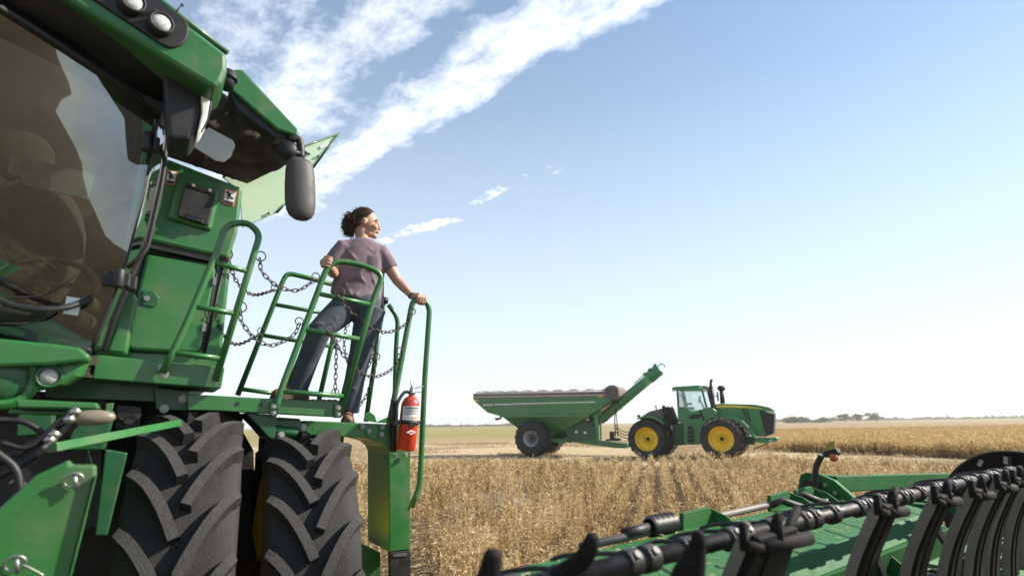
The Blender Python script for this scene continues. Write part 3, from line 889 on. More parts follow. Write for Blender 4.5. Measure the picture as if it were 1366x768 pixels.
pkb(35, 330, 4.05, .27, .42, .10); pkb(30, 210, 4.08, .15, .16, .07); pkb(35, 425, 3.8, .30, .10, .28); pkb(-60, 420, 3.85, .07, .06, .25); pkb(118, 410, 3.9, .06, .05, .22)
cpart('driver_seat', st, M['seat'])
sw = MB(); c = PK(60, 378, 3.55); n_ = (FC + UP * .9).normalized(); x_ = n_.cross(LC).normalized()
sw.tube([c + LC * (.21 * math.cos(a)) + x_ * (.21 * math.sin(a)) for a in [2 * math.pi * k / 32 for k in range(32)]], .016, 8, closed=True)
sw.bar(c - LC * .2, c + LC * .2, .03, .02); sw.tube([c, c - n_ * .25, PK(60, 462, 3.7)], .035, 10)
cpart('steering_wheel', sw, M['black'])
mn = panel('pale_panel', [(14, 206), (126, 232), (117, 267), (30, 246), (26, 236), (10, 230)], 3.62, .012, M['cab_panel'], bevel=.004)  # pale grey-green sheet standing behind the windscreen
panel('glass_label', [(89, 395), (109, 398), (104, 421), (84, 418)], 3.50, .002, M['white'], bevel=0)
wp = MB(); wp.tube(spline(pk([(0, 432), (50, 428), (95, 400), (112, 368)], 3.52), 6), .006, 6); wp.tube(spline(pk([(0, 398), (60, 392), (105, 366)], 3.5), 6), .004, 6)
cpart('wiper', wp, M['dark_steel'], each=True)

# cab roof, lamps, visor pod
rf = MB()
la_ = [(-330, -262), (-100, -116), (90, 0), (190, 60), (287, 117)]
lb_ = [(-330, -160), (-100, -66), (20, 8), (120, 70), (214, 150)]
rows2 = []
for j in range(6):
    t = j / 5
    rows2.append([PK(a[0] * (1 - t) + b[0] * t, a[1] * (1 - t) + b[1] * t, (3.02 + .1 * (i == 4)) * (1 - t) + (3.06, 3.06, 3.1, 3.25, 3.4)[i] * t) for i, (a, b) in enumerate(zip(la_, lb_))])
rf.grid(rows2)
roof = cpart('cab_roof', rf, M['black'], solid=.05)
rib = MB(); rib.tube(pk([(20, -8), (90, 35), (165, 62)], 3.14), .012, 8); cpart('roof_rib', rib, M['black'], roof)
rt = MB(); rt.slab(pk([(-330, -300), (-100, -150), (120, -25), (215, 40), (290, 100), (215, 150), (100, 70), (-330, -150)], 3.34), BC * .25); cpart('roof_shell', rt, M['black'], roof)
fa = panel('roof_fascia', [(-330, -262), (-100, -116), (90, 0), (190, 60), (276, 112), (287, 117), (296, 110), (303, 94), (303, 73), (205, -3), (0, -150), (-330, -385)], 2.98, .30, M['green'], roof, bevel=.022)
ed = MB(); ed.tube(pk([(-330, -387), (0, -152), (205, -5), (304, 71)], 3.10), .017, 8); cpart('roof_lip', ed, M['green_dark'], roof)
def stadium(a, b, r, n=12):
    a, b = Vector(a), Vector(b); t = (b - a).normalized(); nn = Vector((-t.y, t.x)); o = []
    for k in range(n + 1):
        an = -math.pi / 2 + math.pi * k / n; o.append(b + t * math.cos(an) * r + nn * math.sin(an) * r)
    for k in range(n + 1):
        an = math.pi / 2 + math.pi * k / n; o.append(a + t * math.cos(an) * r + nn * math.sin(an) * r)
    return [tuple(p) for p in o]
rc = panel('lamp_recess', stadium((60, -72), (229, 40), 23), 2.965, .03, M['black'], roof, bevel=.006)
for (u, v) in ((175, 7), (213, 35), (95, -46)):
    c = PK(u, v, 2.955); n_ = (FC * .95 + LC * .25).normalized()
    hd = MB(); hd.lathe([(.001, -.05), (.055, -.04), (.057, .02), (.052, .045), (.046, .045), (.045, .03)], c, n_, 28)
    h = cpart('work_lamp', hd, M['black'], roof)
    ln = MB(); ln.lathe([(.045, .03), (.038, .040), (.02, .047), (.001, .048)], c, n_, 28); cpart('lens', ln, M['lamp'], h)
an = MB(); an.tube(pk([(233, 18), (243, 7)], 3.0), .004, 6); an.ball(PK(243, 7, 3.0), .008, 8, 6); an.cyl(PK(208, 17, 2.96), PK(209, 14, 2.95), .012, 8); cpart('antenna', an, M['black'])
pd = panel('visor_pod', [(217, 96), (266, 107), (268, 150), (262, 176), (254, 187), (225, 184), (221, 150)], 3.14, .24, M['black'], bevel=.02)
pl_ = panel('pod_lit_rim', [(268, 110), (279, 117), (280, 135), (276, 158), (268, 174), (263, 178), (269, 150)], 3.125, .14, M['white'], pd, bevel=.01)  # white lens edge with the pod's rim light put into its colour
pe = MB(); pe.tube(spline(pk([(279, 116), (281, 135), (277, 159), (268, 176)], 3.15), 5), .006, 6); pe.tube(spline(pk([(268, 110), (270, 150), (263, 178)], 3.15), 5), .006, 6); cpart('pod_trim', pe, M['black_gloss'], pd, each=True)
# folding tank covers behind the roof
hn = MB(); hn.cyl(PK(306, 97, 3.2), PK(300, 117, 3.2), .042, 14); hn.cyl(PK(306, 103, 3.195), PK(305, 106, 3.195), .046, 14); cpart('cover_hinge', hn, M['black'])
cv = panel('tank_cover', [(311, 92), (324, 92), (400, 174), (397, 182), (370, 173), (307, 119)], 3.5, .12, M['green'], bevel=.014)
panel('cover_edge', [(305, 119), (370, 173), (397, 182.5), (396, 186), (368, 184), (316, 146)], 3.53, .10, M['black'], cv, bevel=.008)
tps = []
for j in range(31):
    t = j / 30; row = []
    a = Vector((280, 112)) * (1 - t) + Vector((412, 205)) * t
    b = Vector((208, 204)) * (1 - t) + Vector((330, 245)) * t
    for i in range(21):
        s_ = i / 20; p = a * (1 - s_) + b * s_
        row.append(PK(p.x, p.y, 3.72 + .22 * s_ + .045 * mnoise.noise((j * .32, i * .32, 1.5)) + .02 * mnoise.noise((j * .9, i * .5, 4))))
    tps.append(row)
tg_ = MB().grid(tps)
def in_poly(x, y, P):
    c = False
    for (x0, y0), (x1, y1) in zip(P, P[1:] + P[:1]):
        if (y0 > y) != (y1 > y) and x < (x1 - x0) * (y - y0) / (y1 - y0) + x0: c = not c
    return c
SKL = [(252, 189), (279, 174), (309, 188), (310, 196), (305, 208), (299, 212), (289, 211)]
keep = []
for k, f in enumerate(tg_.f):                                    # the window cut in the cover
    jj, ii = divmod(k, 20); t, s_ = (jj + .5) / 30, (ii + .5) / 20
    p = (Vector((280, 112)) * (1 - t) + Vector((412, 205)) * t) * (1 - s_) + (Vector((208, 204)) * (1 - t) + Vector((330, 245)) * t) * s_
    if not in_poly(p.x, p.y, SKL): keep.append(k)
tg_.f = [tg_.f[k] for k in keep]; tg_.s = [tg_.s[k] for k in keep]
cpart('tank_tarpaulin', tg_, M['tarp'], solid=.012)
panel('skylight', [(248, 189), (279, 170), (311, 187), (314, 194), (308, 209), (299, 216), (288, 214)], 3.66, .01, M['skylight'], bevel=.004)
pg = panel('tank_extension', [(297, 236), (452, 178), (417, 225), (380, 273), (370, 283), (323, 303), (320, 255)], 3.98, .02, M['pale_green'], bevel=.003, label='pale translucent green tank extension panel')
pg2 = MB(); pg2.tube(pk([(452, 178), (417, 225)], 3.975), .008, 6); pg2.tube(pk([(381, 272), (369, 284)], 3.975), .008, 6); pg2.tube(pk([(297, 236), (452, 178)], 3.975), .007, 6)
for u, v in ((412, 206), (424, 209), (330, 297), (358, 285)): p = PK(u, v, 3.975); pg2.cyl(p, p + FC * .01, .009, 8)
cpart('panel_edging', pg2, M['green_dark'], pg, each=True)
panel('panel_tag', [(427, 195), (440, 188), (437, 195), (428, 199)], 3.972, .003, M['white'], pg, bevel=0)
# mirror
mr_ = MB(); rr = []
for v, hw in ((212, 9), (214, 14), (219, 17), (232, 19), (250, 20.2), (270, 20.4), (282, 19), (289, 15), (293, 9)):
    c = PK(400.5 + (v - 250) * .008, v, 3.5); e = PK(400.5 + hw, v, 3.5); w_ = (e - c).length
    rr.append([c + LC * w_ * math.cos(a) + BC * w_ * .62 * math.sin(a) for a in [2 * math.pi * k / 22 for k in range(22)]])
mr_.loft(rr); mir = cpart('mirror', mr_, M['mirror_back'])
ma = MB(); c = PK(383, 200, 3.5); ma.lathe([(.001, -.03), (.05, -.026), (.062, .0), (.05, .026), (.001, .03)], c, (FC * .9 - LC * .3), 22)
ma.tube(rounded(pk([(384, 187), (399, 184), (402, 200), (401, 214)], 3.52), .07), .024, 12); ma.tube(pk([(384, 201), (400, 205)], 3.49), .014, 10); False and ma.cyl(PK(400, 287, 3.38), PK(401, 291, 3.38), .012, 8)
cpart('mirror_arm', ma, M['black'], mir)

panel('dashboard', [(-330, 446), (0, 440), (70, 446), (116, 460), (122, 482), (-330, 490)], 3.70, .35, M['black'], bevel=.02)
# nose below the windscreen
ns = MB()
def nose_ring(K, inset):
    o = []
    for (u, v) in [(-330, 430), (-120, 440), (0, 452), (70, 459), (104, 464), (118, 474), (120, 484), (112, 502), (92, 514), (45, 523), (-120, 534), (-330, 540)]:
        cx_, cy_ = -100, 490
        o.append(PK(cx_ + (u - cx_) * (1 - inset), cy_ + (v - cy_) * (1 - inset), K))
    return o
ns.loft([nose_ring(3.58, .05), nose_ring(3.36, 0), nose_ring(3.29, .015), nose_ring(3.26, .05)], smooth=False)
nose = cpart('cab_nose', ns, M['green'], bevel=.012)
panel('nose_top', [(-330, 428), (0, 451), (70, 458), (106, 463), (121, 474), (116, 482), (60, 487), (0, 489), (-330, 482)], 3.19, .14, M['green'], nose, bevel=.02)
for (u, v, ru, mt_) in ((65, 502, .036, 'lamp_dim'), (6, 506, .085, 'green_dark')):
    c = PK(u, v, 3.245); n_ = (FC + LC * .2 - UP * .1).normalized()
    b_ = MB(); b_.lathe([(ru * 1.5, .0), (ru * 1.25, .016), (ru * 1.05, .012), (ru * 1.0, -.01), (.001, -.012)], c, n_, 26); h = cpart('nose_lamp', b_, M['green_dark' if mt_ == 'lamp_dim' else 'green'], nose)
    l_ = MB(); l_.lathe([(ru, .0), (ru * .8, .012), (ru * .3, .018), (.001, .018)], c, n_, 26); cpart('lens', l_, M[mt_], h)
# panel at the door sill and the steelwork under it
panel('platform_skirt', [(128, 473), (300, 490), (295, 518), (123, 505)], 3.68, .45, M['green'], bevel=.006)
panel('sill_bracket', [(60, 500), (118, 503), (212, 514), (212, 536), (60, 530)], 3.86, .1, M['green_dark'])
panel('sill_box', [(204, 516), (252, 521), (252, 548), (208, 546)], 3.84, .2, M['green_dark'])
sb = MB(); bolt(sb, 217, 490, 3.655); bolt(sb, 219, 499, 3.655); bolt(sb, 287, 498, 3.655); bolt(sb, 285, 507, 3.655); bolt(sb, 244, 532, 3.83); bolt(sb, 219, 545, 3.83); cpart('bolt', sb, M['bolt'], each=True)
bars = MB(); bars.slab(pk([(20, 532), (130, 537), (132, 546), (22, 544)], 3.05), BC * .12); bars.slab(pk([(12, 545), (90, 548), (90, 554), (10, 552)], 3.12), BC * .08); cpart('step_bar', bars, M['green'], bevel=.008, each=True)
dk = MB(); dk.bar(PK(50, 552, 3.3), PK(48, 580, 3.3), .10, .12); dk.slab(pk([(100, 545), (152, 548), (138, 600), (90, 600)], 3.55), BC * .2); cpart('frame_post', dk, M['green_dark'], bevel=.006, each=True)
hp = MB()
for pts, r_, K in (([(-20, 625), (30, 600), (70, 575), (98, 548)], .030, 3.0), ([(-10, 640), (40, 612), (66, 590), (100, 562), (130, 552)], .022, 2.95), ([(0, 590), (40, 596), (80, 560), (95, 556)], .016, 2.9), ([(-20, 560), (30, 562), (60, 580), (72, 598)], .02, 3.05), ([(20, 640), (36, 660), (10, 690), (-10, 700)], .03, 2.85), ([(-10, 600), (20, 625), (28, 660)], .024, 2.8)):
    hp.tube(spline(pk(pts, K), 6), r_ * .6, 9)
cpart('hydraulic_hose', hp, M['black'], each=True)
fg = MB()
for (u, v) in ((62, 590), (68, 583), (88, 563), (60, 600), (18, 648), (96, 553)): fg.cyl(PK(u, v, 2.9), PK(u + 9, v - 8, 2.9), .020, 8); 
cpart('hose_fitting', fg, M['steel'], each=True)
ov = MB(); c = PK(125, 557, 2.95); ov.ball(c, (.076, .03, .032), 24, 12, ((LC + UP * .03).normalized(), BC, UP)); cpart('marker_lamp', ov, M['lamp_tan'])
os_ = MB(); os_.tube(pk([(104, 560), (92, 572), (80, 592)], 3.0), .018, 8); cpart('lamp_stalk', os_, M['dark_steel'])
sr = MB(); sr.bar(PK(70, 597, 2.85), PK(238, 564, 3.55), .036, .036, FC); cpart('strut', sr, M['green'], bevel=.004)
mh = MB(); mh.slab(pk([(156, 540), (188, 543), (186, 574), (154, 570)], 3.8), BC * .2)
for k in range(3): p = PK(166 + 7 * k, 553 + 5 * (k % 2), 3.76); mh.cyl(p, p + BC * .1, .03, 12)
cpart('valve_block', mh, M['dark_steel'])
py_ = MB(); py_.slab(pk([(141, 538), (152, 537), (148, 553), (143, 590), (136, 590)], 3.6), BC * .04); cpart('upright', py_, M['green'], bevel=.004)
fh = panel('feeder_house', [(47, 634), (92, 613), (94, 620), (128, 620), (128, 634), (107, 720), (86, 800), (-60, 800), (-60, 735), (0, 676)], 2.45, .06, M['green'], bevel=.012)
fb = MB(); fb.slab([PK(128, 634, 2.46), PK(86, 800, 2.46), PK(70, 800, 3.5), PK(118, 600, 3.5)], FC * .03); cpart('feeder_side', fb, M['green_dark'], fh)
panel('feeder_guard', [(140, 599), (170, 604), (143, 714), (126, 714)], 3.05, .05, M['green_dark'], bevel=.006)
rg = MB()
for (u, v) in ((98, 640), (20, 751)):
    c = PK(u, v, 2.43); rg.tube([c + LC * .026 * math.cos(a) + UP * .022 * math.sin(a) + FC * .006 * math.sin(a) for a in [2 * math.pi * k / 20 for k in range(20)]], .004, 6, closed=True)
    rg.tube([c + UP * .02, c - UP * .03 + LC * .012], .007, 6)
rg.tube(spline(pk([(28, 752), (40, 757), (60, 768)], 2.43), 4), .003, 6)
cpart('pull_ring', rg, M['steel'], fh, each=True)

# boarding platform
pb = MB()
pb.slab(pk([(250, 526), (285, 527), (452, 536.5), (452, 556), (284, 547.5), (250, 547)], 3.76), BC * .10)
plat = cpart('platform', pb, M['green'], bevel=.006)
dz = PK(390, 535, 3.76).z + .025
dkm = MB(); a0, a1 = PK(255, 527, 3.85), PK(452, 537, 3.85)
a0.z = a1.z = dz - .012
dkm.slab([a0, a1, a1 + BC * .85, a0 + BC * .85], (0, 0, -.035))
for k in range(24):
    q0 = a0.lerp(a1, (k + .5) / 24); dkm.box(q0 + BC * .43 + UP * .003, LC * .006, BC * .42, UP * .004)
cpart('deck', dkm, M['dark_steel'], plat)
pp = MB(); bb = MB()
for (u, v) in ((366, 546), (452, 548)):
    pp.slab(pk([(u - 5, v - 10), (u + 4, v - 9), (u + 4, v + 9), (u - 6, v + 9)], 3.735), BC * .03)
    bolt(bb, u - .5, v - 4, 3.733, .013); bolt(bb, u - .5, v + 4, 3.733, .013)
for u, v in ((314, 538), (347, 539)): p = PK(u, v, 3.757); 
bolt(bb, 528, 568, 3.90, .012); bolt(bb, 483, 568, 3.90, .012); bolt(bb, 492, 575, 3.90, .012); bolt(bb, 510, 569, 3.90, .012); bolt(bb, 509, 579, 3.90, .012); bolt(bb, 527, 607, 3.90, .012); bolt(bb, 541, 606, 3.90, .012)
cpart('rail_plate', pp, M['green'], plat, .004, each=True); 
hl = MB()
for u, v in ((317, 538), (348, 539.5)): p = PK(u, v, 3.759); hl.cyl(p, p + FC * .003, .012, 12)
cpart('bolt_hole', hl, M['ink'], plat, each=True)
panel('gusset', [(327, 550), (369, 553), (367, 588), (357, 582), (345, 568)], 3.80, .35, M['green_dark'], plat)
ms = MB(); ms.slab(pk([(371, 556), (400, 558), (400, 584), (370, 584)], 3.95), BC * .3)
for k in range(4): ms.bar(PK(368 + 9 * k, 560, 3.86), PK(370 + 9 * k, 582, 3.86), .03, .05)
ms.cyl(PK(366, 574, 3.84), PK(396, 577, 3.84), .035, 12); cpart('pivot', ms, M['green_dark'], plat, .004)
bolt(bb, 404, 570, 3.85, .016); bolt(bb, 375, 580, 3.8, .014)
cpart('bolt', bb, M['bolt'], plat, each=True)
cl = panel('ladder_column', [(405, 560.5), (520, 565.5), (541, 567), (546, 575), (548, 600), (547.5, 733), (519.5, 736), (518.5, 604), (515, 596), (507, 589), (488, 583.5), (405, 580.5)], 3.92, .46, M['green'], bevel=.008)
panel('column_foot', [(520.5, 736), (548, 733.5), (548, 900), (523, 900)], 3.925, .05, M['black'], cl, bevel=.004)
panel('column_tag', [(525, 738.5), (543, 737), (543, 741), (525, 742.5)], 3.918, .004, M['steel'], cl, bevel=0)
panel('column_gusset', [(482, 724), (508, 737), (509, 900), (482, 900)], 4.1, .3, M['green_dark'], cl)
l2 = MB(); b0, b1 = PK(408, 561, 4.0), PK(545, 567.5, 4.0); b0.z = b1.z = min(b0.z, b1.z) - .002
l2.slab([b0, b1, b1 + BC * .6, b0 + BC * .6], (0, 0, -.012))
for k in range(20):
    q0 = b0.lerp(b1, (k + .5) / 20); l2.box(q0 + BC * .3 + UP * .003, LC * .006, BC * .29, UP * .004)
cpart('landing_deck', l2, M['dark_steel'], cl)
LANDZ = b0.z
fo = MB()
for pts in ([(486, 560), (488, 552), (494, 549), (500, 553), (503, 563)], [(502, 563), (520, 555), (530, 555), (534, 565)]): fo.slab(pk(pts, 4.2), BC * .03)
cpart('rail_foot', fo, M['green'], cl, .004, each=True)
rs_ = MB()
for k in range(3):
    z_ = 1.6 - .36 * k; c0 = PK(482, 600, 4.2); c0.z = z_; c1 = PK(482, 600, 4.2) - LC * .0
# handrails
def rail(K, path, rungs, r=.0195, rad=.09, extra=()):
    m = MB(); m.tube(rounded(pk(path, K), rad, 7), r, 14)
    for a, b in rungs: m.tube(pk([a, b], K), r * .82, 12)
    for e, k2 in extra: m.tube(rounded(pk(e, k2), rad, 7), r, 14)
    return cpart('handrail', m, M['green'])
rail(3.64, [(217, 497), (244, 443), (292, 330), (301, 300), (330, 296), (347, 312), (336, 348), (287, 508)], [((284, 350), (331, 362)), ((257, 408), (313, 418)), ((228, 470), (296, 478))], rad=.14)
rail(3.735, [(366, 552), (374, 522), (440, 346), (484, 353), (512, 366), (499, 395), (453, 554)], [((422, 391), (494, 406)), ((405, 439), (479, 452)), ((375, 522), (459, 528))], rad=.16)
rail(4.6, [(317, 527), (376, 378), (383, 364), (405, 369), (446, 380)], [((367, 406), (440, 419)), ((351, 447), (449, 463)), ((318, 518), (376, 526))], rad=.12, extra=(([(455, 405), (424, 540)], 4.6),))
rail(4.55, [(512, 400), (488, 562)], [], extra=(([(518, 406), (531, 424), (528, 470), (526, 560)], 4.5),))
rail(3.93, [(519, 566), (530, 510), (549, 408), (553, 398), (569, 402), (573, 414), (567, 500), (560, 650), (548, 676)], [], r=.0205, rad=.06)
cp = MB(); cp.cyl(PK(512, 404, 4.54), PK(513, 397, 4.54), .035, 12); cpart('rail_cap', cp, M['black'])


def chain(pts):
    """pts: (u, v, K); separate links along the hanging curve"""
    path = spline([PK(u, v, K) for u, v, K in pts], 24)
    m = MB(); L_ = .034; acc = 0; i = 0; k = 0; pos = path[0]; cur = path[0]
    cum = [0]
    for a, b in zip(path, path[1:]): cum.append(cum[-1] + (b - a).length)
    s_ = 0
    while s_ < cum[-1]:
        j = max(0, min(len(path) - 2, next((q_ for q_ in range(len(cum)) if cum[q_] > s_), len(cum) - 1) - 1))
        f_ = (s_ - cum[j]) / max(1e-6, cum[j + 1] - cum[j])
        p = path[j].lerp(path[j + 1], min(1, f_)); t = (path[j + 1] - path[j]).normalized()
        x = t.cross(FC).normalized(); y = t.cross(x)
        w_ = (x * .8 + y * .6) if k % 2 else (y * .8 - x * .6)
        hl_, hw = .023, .0115
        m.tube([p + t * hl_ * math.cos(a) * (1.0) + w_ * hw * math.sin(a) for a in [2 * math.pi * q_ / 10 for q_ in range(10)]], .0036, 5, closed=True)
        s_ += L_; k += 1
    c = PK(*pts[0]); m.tube([c + UP * (.03 + .03 * math.cos(a)) + LC * .03 * math.sin(a) for a in [2 * math.pi * q_ / 18 for q_ in range(18)]], .0042, 6, closed=True)
    c = PK(*pts[-1]); m.tube([c + UP * (.022 + .024 * math.cos(a)) + LC * .024 * math.sin(a) for a in [2 * math.pi * q_ / 18 for q_ in range(18)]], .004, 6, closed=True)
    return cpart('chain', m, M['chain'])
chain([(347, 348, 3.64), (350, 363, 3.66), (371, 382, 3.68), (397, 387, 3.70), (421, 373, 3.72)])
chain([(303, 345, 3.98), (317, 377, 4.1), (338, 393, 4.3), (366, 387, 4.58)])
chain([(321, 416, 3.64), (323, 430, 3.65), (342, 453, 3.68), (365, 460, 3.70), (391, 447, 3.72), (399, 433, 3.72)])
chain([(288, 419, 3.98), (298, 448, 4.1), (318, 459, 4.3), (348, 445, 4.58)])
chain([(453, 396, 3.71), (463, 411, 3.73), (492, 436, 3.8), (517, 443, 3.86), (540, 433, 3.9), (550, 419, 3.91)])
chain([(440, 444, 3.71), (455, 469, 3.73), (476, 494, 3.78), (502, 502, 3.84), (526, 489, 3.89), (533, 472, 3.91)])
chain([(449, 456, 4.0), (448, 490, 4.0), (447, 527, 4.0)])
chain([(461, 436, 4.56), (460, 468, 4.56), (475, 487, 4.56), (490, 490, 4.55), (502, 458, 4.53), (507, 430, 4.52)])
chain([(502, 480, 4.53), (497, 505, 4.53), (487, 530, 4.54), (472, 549, 4.55)])
mk = MB()
mk.slab(pk([(524, 532), (531, 533), (529, 603), (523, 602)], 3.86), BC * .05)
cpart('extinguisher_bracket', mk, M['black'], bevel=.004)

# ------------------------------------------------------------------ fire extinguisher strapped to the column
e0, e1 = PK(541, 601, 3.80), PK(549, 527, 3.80)
ext = thing('fire_extinguisher', e0, 'red fire extinguisher with white label strapped to the green ladder column', 'fire extinguisher')
def epart(name, mb, m, parent=ext, bevel=0): return mb.build(name, m, parent, e0, bevel)
ev = e1 - e0; eh = ev.length; ea = ev.normalized(); er = .064
b_ = MB(); b_.lathe([(.001, 0), (er * .85, 0), (er, .012), (er, eh * .80), (er * .93, eh * .87), (er * .7, eh * .94), (er * .34, eh * .985), (er * .3, eh * 1.02), (.001, eh * 1.02)], e0, ea, 30)
epart('bottle', b_, M['red'])
vv = MB(); vv.lathe([(.02, 0), (.024, .015), (.018, .03), (.016, .05)], e0 + ea * eh * 1.01, ea, 12)
t0 = e0 + ea * (eh * 1.05)
vv.bar(t0 - LC * .01 + UP * .02, t0 + LC * .085 + UP * .045, .018, .008); vv.bar(t0 - LC * .01, t0 + LC * .07 + UP * .005, .018, .008)
vv.tube([t0 + UP * .02, t0 + UP * .075 - LC * .008], .006, 8)
vv.lathe([(.001, 0), (.02, .0), (.02, .012), (.001, .014)], t0 + FC * .01, FC, 14)
epart('valve', vv, M['steel'])
hs = MB(); hs.tube(spline([t0 - LC * .01, t0 - LC * .055 + UP * .0, e0 + ea * eh * .86 - LC * .098 + FC * .01, e0 + ea * eh * .62 - LC * .100 + FC * .02, e0 + ea * eh * .42 - LC * .095 + FC * .02], 7), .0115, 10); epart('hose', hs, M['black'])
sd = MB()
for f_ in (.50,): sd.lathe([(er + .001, -.014), (er + .006, -.012), (er + .006, .012), (er + .001, .014)], e0 + ea * eh * f_, ea, 30)
sd.box(e0 + ea * eh * .5 + LC * (er + .02), LC * .025, BC * .012, UP * .012); sd.box(e0 + ea * eh * .5 - LC * (er + .02), LC * .025, BC * .03, UP * .013); sd.box(e0 + ea * eh * .47 + FC * er, LC * .02, FC * .01, UP * .016)
epart('strap', sd, M['black'])
def wrap(name, f0, f1, a0, a1, off, m, par=ext):
    w_ = MB(); c0 = -math.pi / 2
    rows_ = [[e0 + ea * (eh * f_) + (LC * math.cos(a) + BC * math.sin(a)) * (er + off) for a in [a0 + (a1 - a0) * k / 14 for k in range(15)]] for f_ in (f0, f1)]
    w_.grid(rows_); return epart(name, w_, m, par)
lb = wrap('label', .545, .795, -2.75, -.35, .0012, M['white'])
for k, (f0, f1, a0, a1) in enumerate(((.755, .775, -2.5, -.9), (.725, .737, -2.5, -.7), (.70, .708, -2.5, -.6), (.675, .683, -2.5, -.7), (.65, .658, -2.5, -.6), (.56, .60, -1.7, -1.5), (.56, .60, -1.4, -1.2), (.56, .60, -1.1, -.9))):
    wrap('label_print', f0, f1, a0, a1, .002, M['ink'] if k < 5 else M['reflector'], lb)
em = MB(); c = e0 + ea * eh * .33 + FC * (er + .002) - LC * .0
em.slab([c + LC * .036, c + UP * .016, c - LC * .036, c - UP * .016], FC * .003); epart('emblem', em, M['white'])
e2 = MB(); e2.box(c + FC * .004, LC * .016, FC * .001, UP * .003); epart('emblem_print', e2, M['red'])

# ------------------------------------------------------------------ tractor and grain cart, in their own heading
B_T = R(28)
HT = Vector((math.cos(B_T), -math.sin(B_T), 0)); LT = Vector((math.sin(B_T), math.cos(B_T), 0))
TOR = PZ(966, 613.5, 0) - HT * 1.95 + LT * 1.30


B_C = R(20)                                                     # the cart stands a little straighter than the tractor
HC_ = Vector((math.cos(B_C), -math.sin(B_C), 0)); LC_ = Vector((math.sin(B_C), math.cos(B_C), 0))
COR = PZ(711.5, 608.5, 0) + LC_ * 1.62


def local(u, v, y, o, h, l):
    d = ray(u, v); t = ((o - CAM).dot(l) + y) / d.dot(l)
    p = CAM + d * t - o
    return Vector((p.dot(h), y, p.z))
def TL(u, v, y): return local(u, v, y, TOR, HT, LT)
def CL(u, v, y): return local(u, v, y, COR, HC_, LC_)
def t4(x, y, Y): return TL(820 + x / 5.12, 480 + y / 5.12, Y)
def c5(x, y, Y): return CL(620 + x / 5.12, 480 + y / 5.12, Y)
tr = thing('tractor', TOR, 'green articulated tractor with yellow wheels parked on the stubble beside the grain cart', 'tractor', -B_T)
def tp_(name, mb, m, parent=tr, bevel=0.0, **kw): return mb.build(name, m, parent, None, bevel, **kw)
def side(name, pts, y0, y1, m, parent=tr, bevel=.02, f=t4, **kw):
    return tp_(name, MB().slab([f(x, y, y0) for x, y in pts], (0, y1 - y0, 0)), m, parent, bevel, **kw)
RT = 1.07
for yy in (-1.30, 1.30):
    for xx in (1.95, -1.95):
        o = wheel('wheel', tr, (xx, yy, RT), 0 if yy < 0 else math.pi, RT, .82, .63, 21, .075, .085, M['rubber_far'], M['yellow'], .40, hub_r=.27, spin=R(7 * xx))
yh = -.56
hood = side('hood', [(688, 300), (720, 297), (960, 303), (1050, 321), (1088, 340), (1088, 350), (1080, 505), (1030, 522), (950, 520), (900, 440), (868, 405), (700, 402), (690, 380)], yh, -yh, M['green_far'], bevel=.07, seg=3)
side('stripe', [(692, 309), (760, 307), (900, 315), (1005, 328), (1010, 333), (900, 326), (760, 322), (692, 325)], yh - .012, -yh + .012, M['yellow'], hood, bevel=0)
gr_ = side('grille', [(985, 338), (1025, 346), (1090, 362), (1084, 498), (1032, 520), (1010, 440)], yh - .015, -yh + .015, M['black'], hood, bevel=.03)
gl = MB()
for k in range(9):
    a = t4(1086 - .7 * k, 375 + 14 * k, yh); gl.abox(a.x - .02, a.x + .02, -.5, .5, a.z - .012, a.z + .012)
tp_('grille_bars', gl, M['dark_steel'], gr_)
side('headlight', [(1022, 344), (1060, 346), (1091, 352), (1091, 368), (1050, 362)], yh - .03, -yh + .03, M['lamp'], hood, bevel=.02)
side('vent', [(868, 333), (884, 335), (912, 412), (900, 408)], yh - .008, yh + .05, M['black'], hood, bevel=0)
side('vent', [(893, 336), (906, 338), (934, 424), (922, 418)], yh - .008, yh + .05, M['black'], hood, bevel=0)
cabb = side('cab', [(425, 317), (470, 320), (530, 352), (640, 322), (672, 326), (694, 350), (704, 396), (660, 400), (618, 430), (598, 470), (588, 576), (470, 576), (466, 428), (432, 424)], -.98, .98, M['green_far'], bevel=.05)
side('step_recess', [(498, 450), (520, 448), (541, 470), (541, 576), (498, 576)], -.995, -.7, M['black'], cabb, bevel=0)
sp3 = MB()
for k in range(4):
    a, b_ = t4(500, 478 + 28 * k, -1.0), t4(541, 478 + 28 * k, -1.0); sp3.abox(a.x, b_.x, -1.14, -.92, a.z - .02, a.z + .02)
tp_('step', sp3, M['green_far'], cabb, each=True)
side('side_panel', [(502, 388), (535, 368), (590, 368), (598, 380), (570, 402), (505, 402)], -.995, -.9, M['black'], cabb, bevel=.01)
side('cab_trim', [(572, 345), (584, 343), (612, 400), (604, 420), (612, 402)], -1.0, -.95, M['black'], cabb, bevel=0)
po = MB()
for y in (-.86, .86):
    for a, b_, w_ in (((428, 208), (434, 322), .09), ((598, 208), (628, 324), .09)):
        po.bar(t4(*a, -.86) + Vector((0, y + .86, 0)), t4(*b_, -.86) + Vector((0, y + .86, 0)), w_, w_, (0, 1, 0))
a, b_ = t4(636, 205, -.5), t4(672, 326, -.5)
for y in (-.5, .5): po.bar((a.x, y, a.z), (b_.x, y, b_.z), .06, .06, (0, 1, 0))
tp_('cab_post', po, M['black'], cabb, .01, each=True)
roof_ = side('cab_roof', [(388, 190), (402, 182), (560, 172), (625, 176), (637, 184), (637, 198), (605, 205), (400, 206), (389, 199)], -1.0, 1.0, M['green_far'], cabb, bevel=.05)
